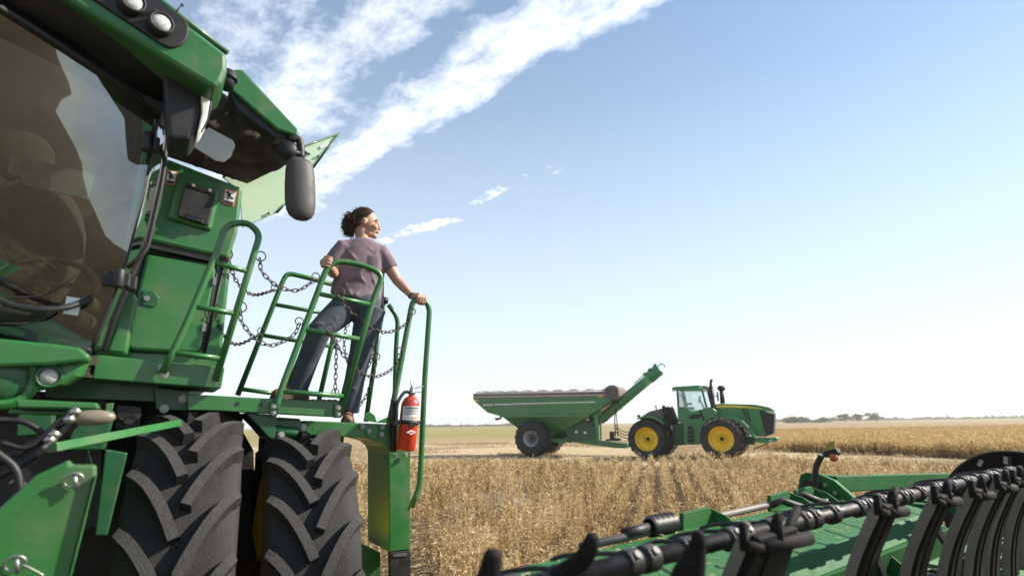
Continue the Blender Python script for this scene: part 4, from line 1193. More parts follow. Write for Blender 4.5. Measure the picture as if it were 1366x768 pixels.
for (x, y) in ((402, 207), (588, 186), (612, 204)):
    p = t4(x, y, -1.0); m = MB(); m.abox(p.x - .10, p.x + .10, -1.03, -.9, p.z - .05, p.z + .05); tp_('roof_lamp', m, M['lamp'], roof_, .02)
gp_ = [(436, 208), (598, 208), (628, 324), (530, 352), (472, 322), (434, 318)]
for y in (-.84, .83): tp_('window', MB().slab([t4(x, q_, -.85) * 1.0 + Vector((0, y + .85, 0)) for x, q_ in gp_], (0, .01, 0)), M['tractor_glass'], cabb)
a, b_ = t4(436, 208, -.8), t4(434, 318, -.8); tp_('window', MB().slab([(a.x, -.8, a.z), (a.x, .8, a.z), (b_.x, .8, b_.z), (b_.x, -.8, b_.z)], (.01, 0, 0)), M['tractor_glass'], cabb)
se = MB(); p = t4(505, 300, 0)
se.box(p + Vector((0, 0, -.25)), (.26, 0, 0), (0, .27, 0), (.0, 0, .09)); se.box(p + Vector((-.20, 0, .18)), (.07, 0, 0), (0, .25, 0), (-.06, 0, .42)); se.box(p + Vector((-.26, 0, .68)), (.05, 0, 0), (0, .14, 0), (-.02, 0, .10)); se.box(p + Vector((.05, -.32, .0)), (.22, 0, 0), (0, .06, 0), (0, 0, .05))
tp_('seat', se, mat('blue_grey_seat', (.10, .13, .15), .8), cabb, .04)
sv = MB(); p = t4(578, 268, 0); sv.tube([p + Vector((.06 * math.sin(a), .2 * math.cos(a), .19 * math.sin(a))) for a in [2 * math.pi * k / 20 for k in range(20)]], .02, 6, closed=True); sv.tube([p, p + Vector((.25, 0, -.55))], .05, 8); sv.box(p + Vector((.1, -.45, .05)), (.03, 0, 0), (0, .12, 0), (0, 0, .09))
tp_('steering_wheel', sv, M['black'], cabb)
ff = side('front_fender', [(690, 400), (735, 388), (800, 388), (870, 412), (925, 465), (965, 522), (940, 530), (905, 478), (855, 430), (795, 405), (735, 404)], -1.35, -.5, M['green_far'], bevel=.02)
def rf_(pts, y0, y1): return side('rear_fender', pts, y0, y1, M['green_far'], bevel=.02)
RF = [(148, 398), (165, 387), (230, 381), (285, 393), (338, 432), (330, 440), (280, 405), (228, 393), (170, 398), (156, 404)]
rf_(RF, -1.65, -.6); rf_(RF, .6, 1.65)
side('tail_lamp', [(150, 374), (168, 372), (170, 386), (152, 388)], -1.5, -1.3, M['black'])
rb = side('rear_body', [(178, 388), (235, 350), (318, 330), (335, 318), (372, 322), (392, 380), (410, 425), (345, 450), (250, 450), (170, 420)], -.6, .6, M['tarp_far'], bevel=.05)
hz_ = MB()
for k in range(6):
    x = 326 + 13 * k; hz_.tube(spline([t4(x, 320 - 4 * (k % 2), -.66), t4(x + 8, 350, -.72), t4(x + 14 + 2 * k, 400, -.68), t4(x + 10, 440, -.6)], 4), .04, 6)
hz_.tube([t4(282, 310, -.4), t4(284, 340, -.4)], .03, 6); hz_.cyl(t4(280, 312, -.4), t4(281, 322, -.4), .05, 8); hz_.cyl(t4(333, 310, -.5), t4(334, 325, -.5), .09, 10)
tp_('hydraulic_hose', hz_, M['black'], rb, each=True)
ch = MB(); ch.slab([t4(x, y, -.5) for x, y in ((395, 428), (470, 428), (470, 580), (420, 585), (395, 560))], (0, 1.0, 0))
ch.abox(-2.6, 3.4, -.42, .42, .75, 1.15); ch.cyl((1.95, -1.2, RT), (1.95, 1.2, RT), .22, 14); ch.cyl((-1.95, -1.2, RT), (-1.95, 1.2, RT), .22, 14)
tp_('chassis', ch, M['green_dark'], tr, .02)
wt_ = side('front_bracket', [(945, 530), (1060, 530), (1104, 526), (1110, 535), (1108, 555), (1062, 562), (1040, 570), (955, 562)], -.62, .62, M['green_far'], bevel=.03)
m = MB(); p = t4(1066, 552, -.63); m.cyl(p, p + Vector((0, -.04, 0)), .09, 14); m.cyl(p + Vector((0, -.04, 0)), p + Vector((0, -.06, 0)), .04, 10); tp_('tow_eye', m, M['steel'], wt_)
m = MB(); m.tube([t4(1040, 572, -.45), t4(948, 608, -.45)], .03, 6); tp_('drag_link', m, M['dark_steel'])
exs = MB(); p = [t4(698, 385, -.72), t4(676, 290, -.72), t4(652, 178, -.72)]; p[0].x = p[1].x = p[2].x = t4(668, 290, -.72).x
p[0].x += .04; exs.tube(p, [.13, .13, .12], 14); q_ = p[2]; exs.tube(rounded([q_, q_ + Vector((0, 0, .22)), q_ + Vector((.09, 0, .36))], .1), .07, 12)
tp_('exhaust_stack', exs, M['dark_steel'])
ins = MB(); c = t4(738, 296, -.3); ins.tube([c, Vector((c.x, c.y, t4(738, 205, -.3).z))], [.13, .11], 14); zt = t4(738, 205, -.3).z; ins.lathe([(.001, 0), (.14, .0), (.20, .03), (.21, .16), (.16, .25), (.001, .27)], (c.x, c.y, zt - .02), (0, 0, 1), 20)
tp_('air_intake', ins, M['dark_steel'])
mi = MB(); p = t4(704, 250, -1.2); mi.box(p, (.03, 0, 0), (0, .12, 0), (0, 0, .24)); mi.tube([p, t4(640, 230, -.9)], .02, 6); tp_('mirror', mi, M['black'])

# grain cart
CX = 0.0
CO = COR
ct = thing('grain_cart', CO, 'green grain cart with brown tarpaulin cover and raised unloading auger behind the tractor', 'grain cart', -B_C)
def cp_(name, mb, m, parent=ct, bevel=0.0, **kw):
    mb.v = [p - Vector((CX, 0, 0)) for p in mb.v]; return mb.build(name, m, parent, None, bevel, **kw)
def cside(name, pts, y0, y1, m, parent=ct, bevel=.02, **kw): return cp_(name, MB().slab([c5(x, y, y0) for x, y in pts], (0, y1 - y0, 0)), m, parent, bevel, **kw)
for yy in (-1.62, 1.62):
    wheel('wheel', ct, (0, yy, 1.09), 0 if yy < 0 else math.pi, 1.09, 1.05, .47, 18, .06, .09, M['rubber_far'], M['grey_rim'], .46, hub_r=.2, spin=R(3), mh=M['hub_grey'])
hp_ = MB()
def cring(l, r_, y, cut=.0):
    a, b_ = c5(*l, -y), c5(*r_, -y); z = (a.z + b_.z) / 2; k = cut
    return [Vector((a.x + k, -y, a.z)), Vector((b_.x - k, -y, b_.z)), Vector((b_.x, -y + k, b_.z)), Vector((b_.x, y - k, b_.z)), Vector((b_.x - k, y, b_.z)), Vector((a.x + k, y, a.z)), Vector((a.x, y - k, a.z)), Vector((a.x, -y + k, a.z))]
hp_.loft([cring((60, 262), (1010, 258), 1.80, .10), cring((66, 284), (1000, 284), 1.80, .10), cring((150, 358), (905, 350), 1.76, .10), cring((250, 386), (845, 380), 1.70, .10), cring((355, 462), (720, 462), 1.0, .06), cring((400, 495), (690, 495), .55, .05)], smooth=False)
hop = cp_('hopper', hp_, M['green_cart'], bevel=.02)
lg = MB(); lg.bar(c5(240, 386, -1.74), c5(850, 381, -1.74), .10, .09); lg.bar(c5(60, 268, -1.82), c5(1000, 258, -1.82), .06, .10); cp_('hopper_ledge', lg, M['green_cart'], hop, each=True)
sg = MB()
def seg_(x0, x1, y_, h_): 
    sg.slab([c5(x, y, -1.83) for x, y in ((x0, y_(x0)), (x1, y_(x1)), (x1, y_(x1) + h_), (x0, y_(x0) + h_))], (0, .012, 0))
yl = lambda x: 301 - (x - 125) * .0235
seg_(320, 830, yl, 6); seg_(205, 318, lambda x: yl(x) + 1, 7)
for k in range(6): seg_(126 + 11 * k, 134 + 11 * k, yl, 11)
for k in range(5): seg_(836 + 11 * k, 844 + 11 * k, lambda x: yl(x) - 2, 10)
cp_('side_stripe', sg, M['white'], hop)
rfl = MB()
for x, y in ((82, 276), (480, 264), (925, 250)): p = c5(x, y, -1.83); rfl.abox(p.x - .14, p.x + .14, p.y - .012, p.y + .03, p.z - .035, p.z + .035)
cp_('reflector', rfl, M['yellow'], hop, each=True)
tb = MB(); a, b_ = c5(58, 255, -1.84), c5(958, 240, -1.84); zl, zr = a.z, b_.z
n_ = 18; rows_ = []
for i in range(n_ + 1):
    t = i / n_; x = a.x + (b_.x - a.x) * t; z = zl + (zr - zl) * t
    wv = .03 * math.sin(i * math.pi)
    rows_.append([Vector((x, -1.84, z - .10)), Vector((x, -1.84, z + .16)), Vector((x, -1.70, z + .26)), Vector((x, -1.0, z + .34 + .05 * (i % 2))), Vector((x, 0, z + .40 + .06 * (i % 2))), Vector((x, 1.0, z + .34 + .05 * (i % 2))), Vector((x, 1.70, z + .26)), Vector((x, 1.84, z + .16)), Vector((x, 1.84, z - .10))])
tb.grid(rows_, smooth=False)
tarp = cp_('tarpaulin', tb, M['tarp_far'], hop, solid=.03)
rl = MB(); rl.bar((a.x, -1.88, zl + .02), (b_.x, -1.88, zr + .02), .05, .09); rl.tube([(a.x, -1.86, zl + .20), (b_.x, -1.86, zr + .22)], .06, 8); cp_('tarp_rail', rl, mat('tarp_rail_lit', (.42, .36, .34), .5, dirt=(.3, .24, .2)), hop)  # pale rail: the cover's lit edge put into its colour
for i in range(9):
    t = .02 + .96 * i / 8; x = a.x + (b_.x - a.x) * t; z = zl + (zr - zl) * t
    bw = MB(); bw.tube([(x - .3 * math.cos(q_) * 0, -1.72 * math.cos(q_), z + .24 + .24 * math.sin(q_)) for q_ in [math.pi * k / 14 for k in range(15)]], .032, 6); cp_('tarp_bow', bw, M['tarp_far'], hop)
cap = MB()
pts = [(952, 262), (952, 195), (985, 172), (1020, 170), (1045, 190), (1050, 205), (1048, 270)]
cap.slab([c5(x, y, -1.86) for x, y in pts], (0, 3.72, 0))
for k in range(8):
    x = 962 + 11 * k; p0, p1 = c5(x, 262, -1.87), c5(x, 192 + abs(k - 4) * 2, -1.87); cap.bar(p0, p1, .06, .03, (0, 1, 0))
cp_('end_cap', cap, M['tarp_far'], hop, .03)
au = MB()
a0, a1 = c5(930, 405, -1.0), CL(878, 494.5, -1.0)
au.tube([a0, a1], .30, 20); d_ = (a1 - a0).normalized()
au.tube([a0 + d_ * .2, a0 + d_ * .3], .33, 20); mid_ = a0.lerp(a1, .30); au.tube([mid_ - d_ * .05, mid_ + d_ * .05], .34, 20)
auger = cp_('auger_tube', au, M['green_cart'], bevel=.0)
sp4 = MB(); sp4.tube([a1 - d_ * .75, a1 - d_ * .7, a1 + d_ * .1, a1 + d_ * .16], [.30, .34, .34, .26], 18); cp_('auger_spout', sp4, M['green_far'], auger)
sq = MB(); up_ = Vector((-d_.z, 0, d_.x))
for s_ in (-.75, -.35, .08): sq.box(a1 + d_ * s_ + up_ * .38, d_ * .10, (0, .12, 0), up_ * .06)
sq.tube(spline([a1 + d_ * .12 + up_ * .2, a1 + d_ * .42 + up_ * .22, a1 + d_ * .5, a1 + d_ * .42 - up_ * .05], 5), .035, 6); sq.bar(a1 - d_ * 1.6 + up_ * .36, a1 + up_ * .38, .05, .05)
cp_('spout_cylinder', sq, M['green_dark'], auger)
al = MB(); al.tube([c5(600, 530, -.3), c5(850, 440, -.6), c5(950, 390, -.95)], .30, 14); cp_('lower_auger', al, M['green_dark'], auger)
fr = MB()
fr.slab([c5(x, y, -1.35) for x, y in ((872, 346), (934, 345), (932, 375), (912, 382), (918, 545), (905, 545))], (0, .10, 0)); fr.bar(c5(925, 375, -1.2), c5(930, 545, -1.2), .06, .10)
fr.slab([c5(x, y, 1.1) for x, y in ((872, 346), (934, 345), (932, 375), (912, 382), (918, 545), (905, 545))], (0, .10, 0))
cp_('support_frame', fr, M['green_cart'], bevel=.01, each=True)
gu = MB(); gu.slab([c5(x, y, -.9) for x, y in ((690, 480), (845, 378), (905, 372), (905, 545), (700, 545))], (0, .08, 0)); gu.slab([c5(x, y, .8) for x, y in ((690, 480), (845, 378), (905, 372), (905, 545), (700, 545))], (0, .08, 0))
cp_('gusset_plate', gu, M['green_dark'], bevel=.01, each=True)
ts = MB(); 
for x, y in ((762, 490), (822, 496), (840, 405)): p = c5(x, y, -.92); ts.abox(p.x - .08, p.x + .08, p.y - .03, p.y + .02, p.z - .07, p.z + .07)
cp_('gusset_tag', ts, M['white'], bevel=0, each=True)
be = MB()
be.slab([c5(x, y, -.55) for x, y in ((610, 522), (690, 530), (850, 542), (1110, 573), (1112, 602), (1020, 600), (850, 578), (690, 552), (610, 545))], (0, .25, 0))
be.slab([c5(x, y, -.55) + Vector((0, .85, 0)) for x, y in ((610, 522), (690, 530), (850, 542), (1110, 573), (1112, 602), (1020, 600), (850, 578), (690, 552), (610, 545))], (0, .25, 0))
be.box((CX, 0, 1.09), (.18, 0, 0), (0, 1.4, 0), (0, 0, .18)); be.box((CX + 1.0, 0, 1.25), (.5, 0, 0), (0, .6, 0), (0, 0, .28)); be.bar((CX, -1.0, 1.1), c5(690, 560, -.9), .16, .2); be.bar((CX, 1.0, 1.1), c5(690, 560, -.9) + Vector((0, 1.6, 0)), .16, .2)
cp_('frame_beam', be, M['green_cart'], bevel=.015)
jb = MB(); jb.slab([c5(x, y, -.75) for x, y in ((988, 488), (1018, 488), (1018, 530), (1060, 535), (1058, 552), (960, 550), (962, 540), (990, 538))], (0, .4, 0)); cp_('hitch_jack', jb, M['black'], bevel=.01)
ho = MB(); ho.tube(spline([c5(1026, 270, -1.2), c5(1032, 330, -1.25), c5(1024, 400, -1.1), c5(1030, 520, -.8)], 5), .035, 6); ho.tube(spline([c5(1032, 330, -1.2), c5(1040, 420, -1.1), c5(1046, 520, -.8)], 5), .03, 6)
for k in range(3): ho.tube(spline([c5(1030, 440 + 22 * k, -.9), c5(1065, 480 + 20 * k, -.8), c5(1140, 495 + 22 * k, -.6), c5(1180, 480 + 25 * k, -.5)], 5), .028, 6)
cp_('hydraulic_hose', ho, M['black'], each=True)
rt_ = MB(); rt_.bar(c5(250, 396, -.6), c5(222, 402, -.6), .12, .12); p = c5(220, 402, -.6); rt_.abox(p.x - .08, p.x + .06, -.75, -.45, p.z - .08, p.z + .08); cp_('rear_lamp', rt_, M['dark_steel'], bevel=.01)

# ------------------------------------------------------------------ harvesting header at the lower right
HB = LH * 3.0 + BH * 1.5
hd = thing('harvester_header', HB, 'wide green harvesting header with black reel tines and end disc at the lower right', 'header')
def HP(s_, b_, z): return LH * s_ + BH * b_ + UP * z
def HS(u, v, s_):
    d = ray(u, v); return CAM + d * (s_ / d.dot(LH))
def hpart(name, mb, m, parent=hd, bevel=0.0, **kw): return mb.build(name, m, parent, HB, bevel, **kw)
S0, S1 = .3, 6.0
# frame: back pipe, deck sheet, ribs, lower trough
bp_ = MB(); bp_.tube([HP(1.9, 1.93, 1.425), HP(2.6, 1.95, 1.43), HP(3.5, 2.0, 1.43), HP(4.25, 2.03, 1.43)], .019, 12); hpart('back_pipe', bp_, mat('weathered_pipe', (.16, .145, .13), .6, metal=.3, dirt=(.25, .2, .15)))
dkk = MB()
prof = [(1.92, 1.38), (1.88, 1.41), (1.55, 1.40), (1.36, 1.36), (1.30, 1.28)]
dkk.loft([[HP(s_, b_ + .035 * (s_ - 1.5) * (1 if i < 2 else .5), z) for i, (b_, z) in enumerate(prof)] + [HP(s_, b_ + .035 * (s_ - 1.5) * (1 if i < 2 else .5), z - .03) for i, (b_, z) in list(enumerate(prof))[::-1]] for s_ in (.75, 1.3, 2, 3, 4, 4.6)], smooth=False)
deck = hpart('deck', dkk, M['green_matt'], bevel=.004)
ap = MB(); ap.loft([[HP(s_, 1.30, 1.279), HP(s_, 1.34, 1.13), HP(s_, 1.24, 1.06), HP(s_, 1.0, .96), HP(s_, 1.0, .93), HP(s_, 1.26, 1.02), HP(s_, 1.38, 1.1), HP(s_, 1.34, 1.27)] for s_ in (.75, 1.3, 2, 3, 4, 5.6)], smooth=False)
hpart('trough', ap, M['green_matt'], deck, .004)
for s_, rad in ((2.1, .30), (3.15, .26)):
    cg = MB(); cg.slab([HP(s_, 1.30 - .0 + rad * math.cos(a), .92 + rad * math.sin(a)) for a in [R(95) + R(140) * k / 14 for k in range(15)]] + [HP(s_, 1.30, .92)], LH * .015); hpart('auger_guard', cg, M['green_matt'], deck, .003)
tg = MB(); tg.loft([[HP(s_, 1.45 + .45 * math.cos(a), .55 + .52 * math.sin(a)) for a in [R(75) + R(150) * k / 12 for k in range(13)]] + [HP(s_, 1.45 + .42 * math.cos(a), .55 + .49 * math.sin(a)) for a in [R(75) + R(150) * k / 12 for k in range(12, -1, -1)]] for s_ in (.75, 5.8)])
hpart('backsheet', tg, M['green_dark'], deck)
rbs = MB()
for s_ in (1.75, 3.02, 3.3, 3.55):
    rbs.slab([HP(s_, 1.33, 1.27), HP(s_, 1.14, 1.12), HP(s_, 1.05, .95), HP(s_, 1.33, .95)], LH * .012)
hpart('rib_plate', rbs, M['green_matt'], deck, .003, each=True)
hb2 = MB()
for s_ in (1.75, 3.02):
    for (b_, z) in ((1.26, 1.17), (1.20, 1.12), (1.27, 1.10), (1.21, 1.05)): p = HP(s_, b_, z); hb2.cyl(p, p - LH * .02, .015, 6)
for s_, b_, z in ((2.42, 1.80, 1.395), (2.55, 1.82, 1.395), (2.60, 1.70, 1.385), (4.05, 1.85, 1.40), (4.2, 1.9, 1.41)): p = HP(s_, b_, z); hb2.cyl(p, p + UP * .02, .017, 6)
hpart('bolt', hb2, M['bolt'], deck, each=True)
# brackets along the back edge and a bellows
br = MB()
for (s0, s1, bz) in ((2.62, 2.90, 1.92), (3.62, 3.90, 1.98), (4.0, 4.28, 2.0)):
    br.slab([HP(s0, bz, 1.38), HP(s0 + .02, bz, 1.49), HP(s1 - .04, bz, 1.50), HP(s1, bz, 1.47), HP(s1, bz, 1.38)], BH * .025)
    br.slab([HP(s1, bz + .02, 1.375), HP(s1, bz + .02, 1.49), HP(s1, bz - .08, 1.46), HP(s1, bz - .2, 1.375)], LH * .014)
hpart('bracket', br, M['green_matt'], deck, .004, each=True)
bl = MB(); n_ = 11
bl.lathe([((.055 if k % 2 else .040), k * .02) for k in range(n_)], HP(2.38, 1.94, 1.45), LH, 18); bl.cyl(HP(2.20, 1.94, 1.44), HP(2.40, 1.94, 1.45), .026, 12); hpart('bellows', bl, M['black'])
lv = MB()
for (s0, b0_, s1, b1_) in ((3.62, 1.90, 3.80, 1.80), (4.0, 1.95, 4.15, 1.86)): lv.tube([HP(s0 - .05, b0_ + .05, 1.44), HP(s0, b0_, 1.47), HP(s1, b1_, 1.40)], .022, 8)
hpart('latch_lever', lv, M['dark_steel'], each=True)
# end frame with lamp post, cross beam
ef = MB()
ef.slab([HP(4.42, 2.22, 1.37), HP(4.42, 2.16, 1.55), HP(4.42, 2.12, 1.575), HP(4.42, 2.02, 1.57), HP(4.42, 1.92, 1.53), HP(4.42, 1.80, 1.42), HP(4.42, 1.72, 1.37)], LH * .05)
ef.slab([HP(4.42, 2.12, 1.577), HP(4.42, 2.02, 1.572), HP(4.75, 2.02, 1.54), HP(4.75, 2.12, 1.54)], UP * -.02)
ef.slab([HP(4.46, 1.98, 1.56), HP(4.50, 1.94, 1.44), HP(4.62, 1.90, 1.36), HP(4.3, 1.88, 1.36), HP(4.40, 1.95, 1.44)], BH * .02)
ef.abox(0, 0, 0, 0, 0, 0) if False else None
ef.bar(HP(4.5, 1.97, 1.50), HP(6.2, 1.74, 1.43), .07, .11); ef.bar(HP(4.5, 1.90, 1.39), HP(5.3, 1.42, 1.30), .10, .05); ef.slab([HP(5.15, 1.82, 1.42), HP(5.5, 1.78, 1.42), HP(5.7, 1.5, 1.30), HP(5.3, 1.5, 1.30)], UP * -.04)
endf = hpart('end_frame', ef, M['green_matt'], bevel=.006)
sl_ = MB(); sl_.slab([HP(4.417, 2.17, 1.43), HP(4.417, 2.14, 1.52), HP(4.417, 2.11, 1.53), HP(4.417, 2.13, 1.45)], LH * -.003); hpart('slot', sl_, M['ink'], endf)
b2 = MB()
for (b_, z) in ((1.98, 1.50), (2.04, 1.44), (1.92, 1.45), (2.06, 1.40), (1.95, 1.38)): p = HP(4.42, b_, z); b2.cyl(p, p - LH * .02, .014, 6)
hpart('bolt', b2, M['bolt'], endf, each=True)
lpst = MB(); P0 = HS(1088, 660, 4.35)
lpst.tube(spline([HS(1088, 662, 4.36), HS(1087, 640, 4.36), HS(1089, 622, 4.36), HS(1096, 607, 4.36)], 6), .021, 12); lpst.bar(HS(1087, 655, 4.38), HS(1086, 640, 4.38), .06, .05)
lamp_post = hpart('lamp_post', lpst, M['dark_steel'])
lh_ = MB(); c = HS(1107, 604, 4.34); lh_.slab([HS(1096, 605, 4.34), HS(1100, 601, 4.34), HS(1115, 598, 4.34), HS(1118, 604, 4.34), HS(1112, 610, 4.34), HS(1100, 610, 4.34)], LH * .06); hpart('lamp_housing', lh_, M['black'], lamp_post, .004)
am = MB(); am.lathe([(.001, .018), (.018, .016), (.028, 0), (.028, -.03), (.001, -.03)], HS(1112, 610, 4.33), (-LH * .8 - BH * .3), 18); hpart('marker_lens', am, M['amber'], lamp_post)
rp = MB(); rp.slab([HS(1099, 601, 4.35), HS(1104, 591, 4.35), HS(1113, 587, 4.35), HS(1114, 598, 4.35)], LH * .012); hpart('reflector', rp, M['reflector'], lamp_post)
# reel tube with collars and short steel rods
def reel_tube(name, b_, z, s0, s1, r, step, rods=True):
    t = MB(); t.tube([HP(s0, b_, z), HP(s1, b_, z)], r, 22)
    ob = hpart(name, t, M['dark_steel'])
    cl_ = MB(); bt = MB(); rd = MB(); s_ = s0 + .12; k = 0
    while s_ < s1:
        for q_ in ((0, .085) if k % 2 == 0 else (0,)):
            cl_.lathe([(r, -.028), (r + .012, -.026), (r + .012, .026), (r, .028)], HP(s_ + q_, b_, z), LH, 22)
            p = HP(s_ + q_, b_, z) + (-BH * .75 + UP * .66).normalized() * (r + .011) * 1.0; bt.cyl(p, p + (-BH * .75 + UP * .66).normalized() * .008, .012, 10)
        if rods:
            a = HP(s_ - .02, b_ + .01, z + r * .9); ln = .13 + .05 * (k % 3)
            rd.tube(spline([a, a + BH * .07 - UP * .006 - LH * .02, a + BH * ln * .75 - LH * .06 - UP * .02, a + BH * ln - LH * .08 - UP * .04], 4), [.0075] * 12 + [.006], 7)
        s_ += step; k += 1
    hpart('collar', cl_, M['dark_steel'], ob, .002, each=True); hpart('collar_bolt', bt, M['collar_bolt'], ob, each=True)
    if rods: hpart('steel_rod', rd, M['dark_steel'], ob, each=True)
    return ob
reel_tube('reel_tube', 1.23, 1.545, .75, 5.95, .028, .27)
reel_tube('lower_reel_tube', 1.22, 1.12, 2.2, 5.95, .028, .22, False)
M['tine_edge'] = mat('lit_tine_edge', (.17, .14, .115), .6, dirt=(.25, .20, .16), dirt_amt=.5, dirt_scale=20)  # tan blade edge: light catching it put into the colour
# reel tines: a curved plate with its thin edge blade and knobbed top
path = [(.86, 1.665), (.885, 1.60), (.94, 1.50), (1.0, 1.38), (1.045, 1.26), (1.08, 1.12), (1.10, .98)]


def tine(s_, db=0.0, dz=0.0, w=.098, sc_=1.0, lean=0.0):
    pts = spline([HP(0, b_, z) for b_, z in path], 4); m = MB(); rr = []
    n_ = len(pts)
    def section(i, ca, cb, th, off):
        t = (pts[min(i + 1, n_ - 1)] - pts[max(i - 1, 0)]).normalized(); nn = t.cross(LH).normalized()
        c = pts[i] + LH * (s_) + BH * db + UP * dz + LH * lean * (i / n_)
        return [c + LH * ca + nn * (off + th), c + LH * cb + nn * (off + th * .6), c + LH * cb + nn * (off - th), c + LH * ca + nn * (off - th)]
    rr = [section(i, .0, .0 + w * (.80 + .20 * min(1, i / 8)), .018, .0) for i in range(3, n_)]
    m.loft(rr, smooth=False)
    ob = hpart('reel_tine', m, M['finger'], hd, .010)
    e = MB(); rr = [section(i, -.066, -.050, .020 * min(1, .5 + i / 9), -.002) for i in range(0, n_)]; e.loft(rr, smooth=False)
    hpart('edge_blade', e, M['tine_edge'], ob, .003)
    e = MB(); rr = [section(i, w * .30, w * .37, .024, .0) for i in range(4, n_)]; e.loft(rr, smooth=False); hpart('tine_ridge', e, M['finger'], ob, .004)
    k_ = MB(); c = pts[3] + LH * s_ + BH * db + UP * dz
    k_.tube([c + LH * (.035 + w * .3) - UP * .05, c + LH * (.035 + w * .32) + UP * .02, c + LH * (.035 + w * .36) + UP * .05 - BH * .01], [.020, .018, .014], 10)
    k_.tube([c + LH * (.035 + w * .5) - UP * .05, c + LH * (.03 + w * .75) + UP * .0 + BH * .02, c + LH * (.04 + w * .95) + UP * .045 + BH * .02], [.018, .015, .014], 10)
    k_.tube([c - LH * .058 - UP * .03, c - LH * .058 + UP * .045], [.016, .013], 10); k_.tube([c - LH * .058 - UP * .02, c + LH * .06 - UP * .04], [.016, .016], 10)
    k_.tube([c + LH * .03 - UP * .035, c + LH * (.035 + w) - UP * .045], [.022, .022], 12)
    hpart('tine_head', k_, M['finger'], ob)
    return ob
for args in ((1.68, .10, -.0, .29), (2.68, .11, -.005, .18), (3.08, .03, .005, .20), (3.49, .0, .0, .20), (3.89, -.01, .005, .20), (4.30, .01, .0, .20), (4.70, .0, .0, .20), (5.10, .0, .0, .20)): tine(*args)
# the nearest two tine heads, almost touching the lens
for pts, rr in (([HS(628, 830, .82), HS(650, 775, .82), HS(657, 742, .82)], (.030, .027, .022)), ([HS(700, 800, 1.08), HS(735, 775, 1.1), HS(775, 748, 1.12), HS(787, 728, 1.12), HS(790, 718, 1.12)], (.028, .027, .025, .022, .018)), ([HS(900, 820, 1.36), HS(918, 768, 1.36), HS(930, 728, 1.36), HS(932, 714, 1.36)], (.05, .042, .022, .018))):
    kn = MB(); pts = spline(pts, 5); rr = [rr[min(len(rr) - 1, i // 5)] * (1 - (i % 5) / 5) + rr[min(len(rr) - 1, i // 5 + 1)] * (i % 5) / 5 for i in range(len(pts))]
    e_ = (pts[-1] - pts[-2]).normalized(); kn.tube(pts + [pts[-1] + e_ * rr[-1] * .5, pts[-1] + e_ * rr[-1] * .75], rr + [rr[-1] * .8, rr[-1] * .35], 14); hpart('reel_tine', kn, M['finger'])
ds = MB(); c = HP(6.02, 1.25, 1.18)
ds.lathe([(.001, .0), (.50, .0), (.512, -.012), (.512, -.05), (.495, -.05), (.49, -.018), (.06, -.018), (.001, -.018)], c, LH, 72)
disc = hpart('reel_disc', ds, M['black'])
dd = MB()
for k in range(6):
    a = 2 * math.pi * k / 6 + .5; d_ = BH * math.cos(a) + UP * math.sin(a); dd.bar(c + d_ * .08 - LH * .03, c + d_ * .47 - LH * .03, .05, .02, LH)
hpart('disc_spoke', dd, M['black_gloss'], disc, .004, each=True)
db_ = MB()
for (u, v) in ((1309, 615), (1307, 619), (1342, 611), (1342, 616), (1268, 645), (1262, 680), (1285, 640), (1272, 700), (1265, 707)):
    p = HS(u, v, 5.99); db_.cyl(p, p - LH * .015, .016, 10)
hpart('disc_bolt', db_, M['bolt'], disc, each=True)
ro = MB(); ro.bar(HP(5.2, 1.25, 1.40), HP(5.85, 1.16, 1.36), .035, .05); hpart('red_strap', ro, M['red'])
ar = MB(); ar.bar(HP(2.95, 1.15, 1.36), HP(3.3, 1.22, 1.02), .05, .02, BH); ar.bar(HP(4.05, 1.28, 1.42), HP(4.35, 1.24, 1.12), .06, .02, BH); ar.bar(HP(5.1, 1.30, 1.52), HP(5.3, 1.22, 1.2), .04, .02, BH); hpart('reel_arm', ar, M['black'], hd, .004, each=True)
md = MB(); md.slab([HP(.75, .9, .8), HP(5.9, .9, .8), HP(5.9, 1.3, .95), HP(.75, 1.3, .95)], UP * -.06); hpart('cutter_bar', md, M['black'])

# chaff and broken straw lying on the deck of the header
n = 600
cs, cb = rng.uniform(.8, 4.5, n), rng.uniform(1.36, 1.86, n)
cz = 1.405 + np.where(cb < 1.55, (cb - 1.36) / .19 * .04 - .04, (cb - 1.55) / .33 * .01) + .004
lh, bh = np.array(LH), np.array(BH)
P = cs[:, None] * lh + (cb + .035 * (cs - 1.5) * np.where(cb > 1.7, 1, .5))[:, None] * bh; P[:, 2] = cz
a_ = rng.uniform(0, 2 * np.pi, n)
chf = quads_object('chaff', P, unit(np.stack([np.cos(a_), np.sin(a_), rng.uniform(-.02, .12, n)], 1)), unit(np.stack([-np.sin(a_), np.cos(a_), rng.normal(0, .2, n)], 1)), rng.uniform(.008, .045, n), rng.uniform(.0012, .004, n), rng.uniform(.3, .86, n), SOY, tip=.8)
tag(chf, 'bits of straw and chaff lying on the green header deck', 'chaff', kind='stuff')

# ------------------------------------------------------------------ the woman on the platform
wb = PY(465, 560, 4.16); wb.z = LANDZ
wom = thing('person', wb, 'woman with dark curly ponytail in mauve tee and jeans standing on the platform', 'person')


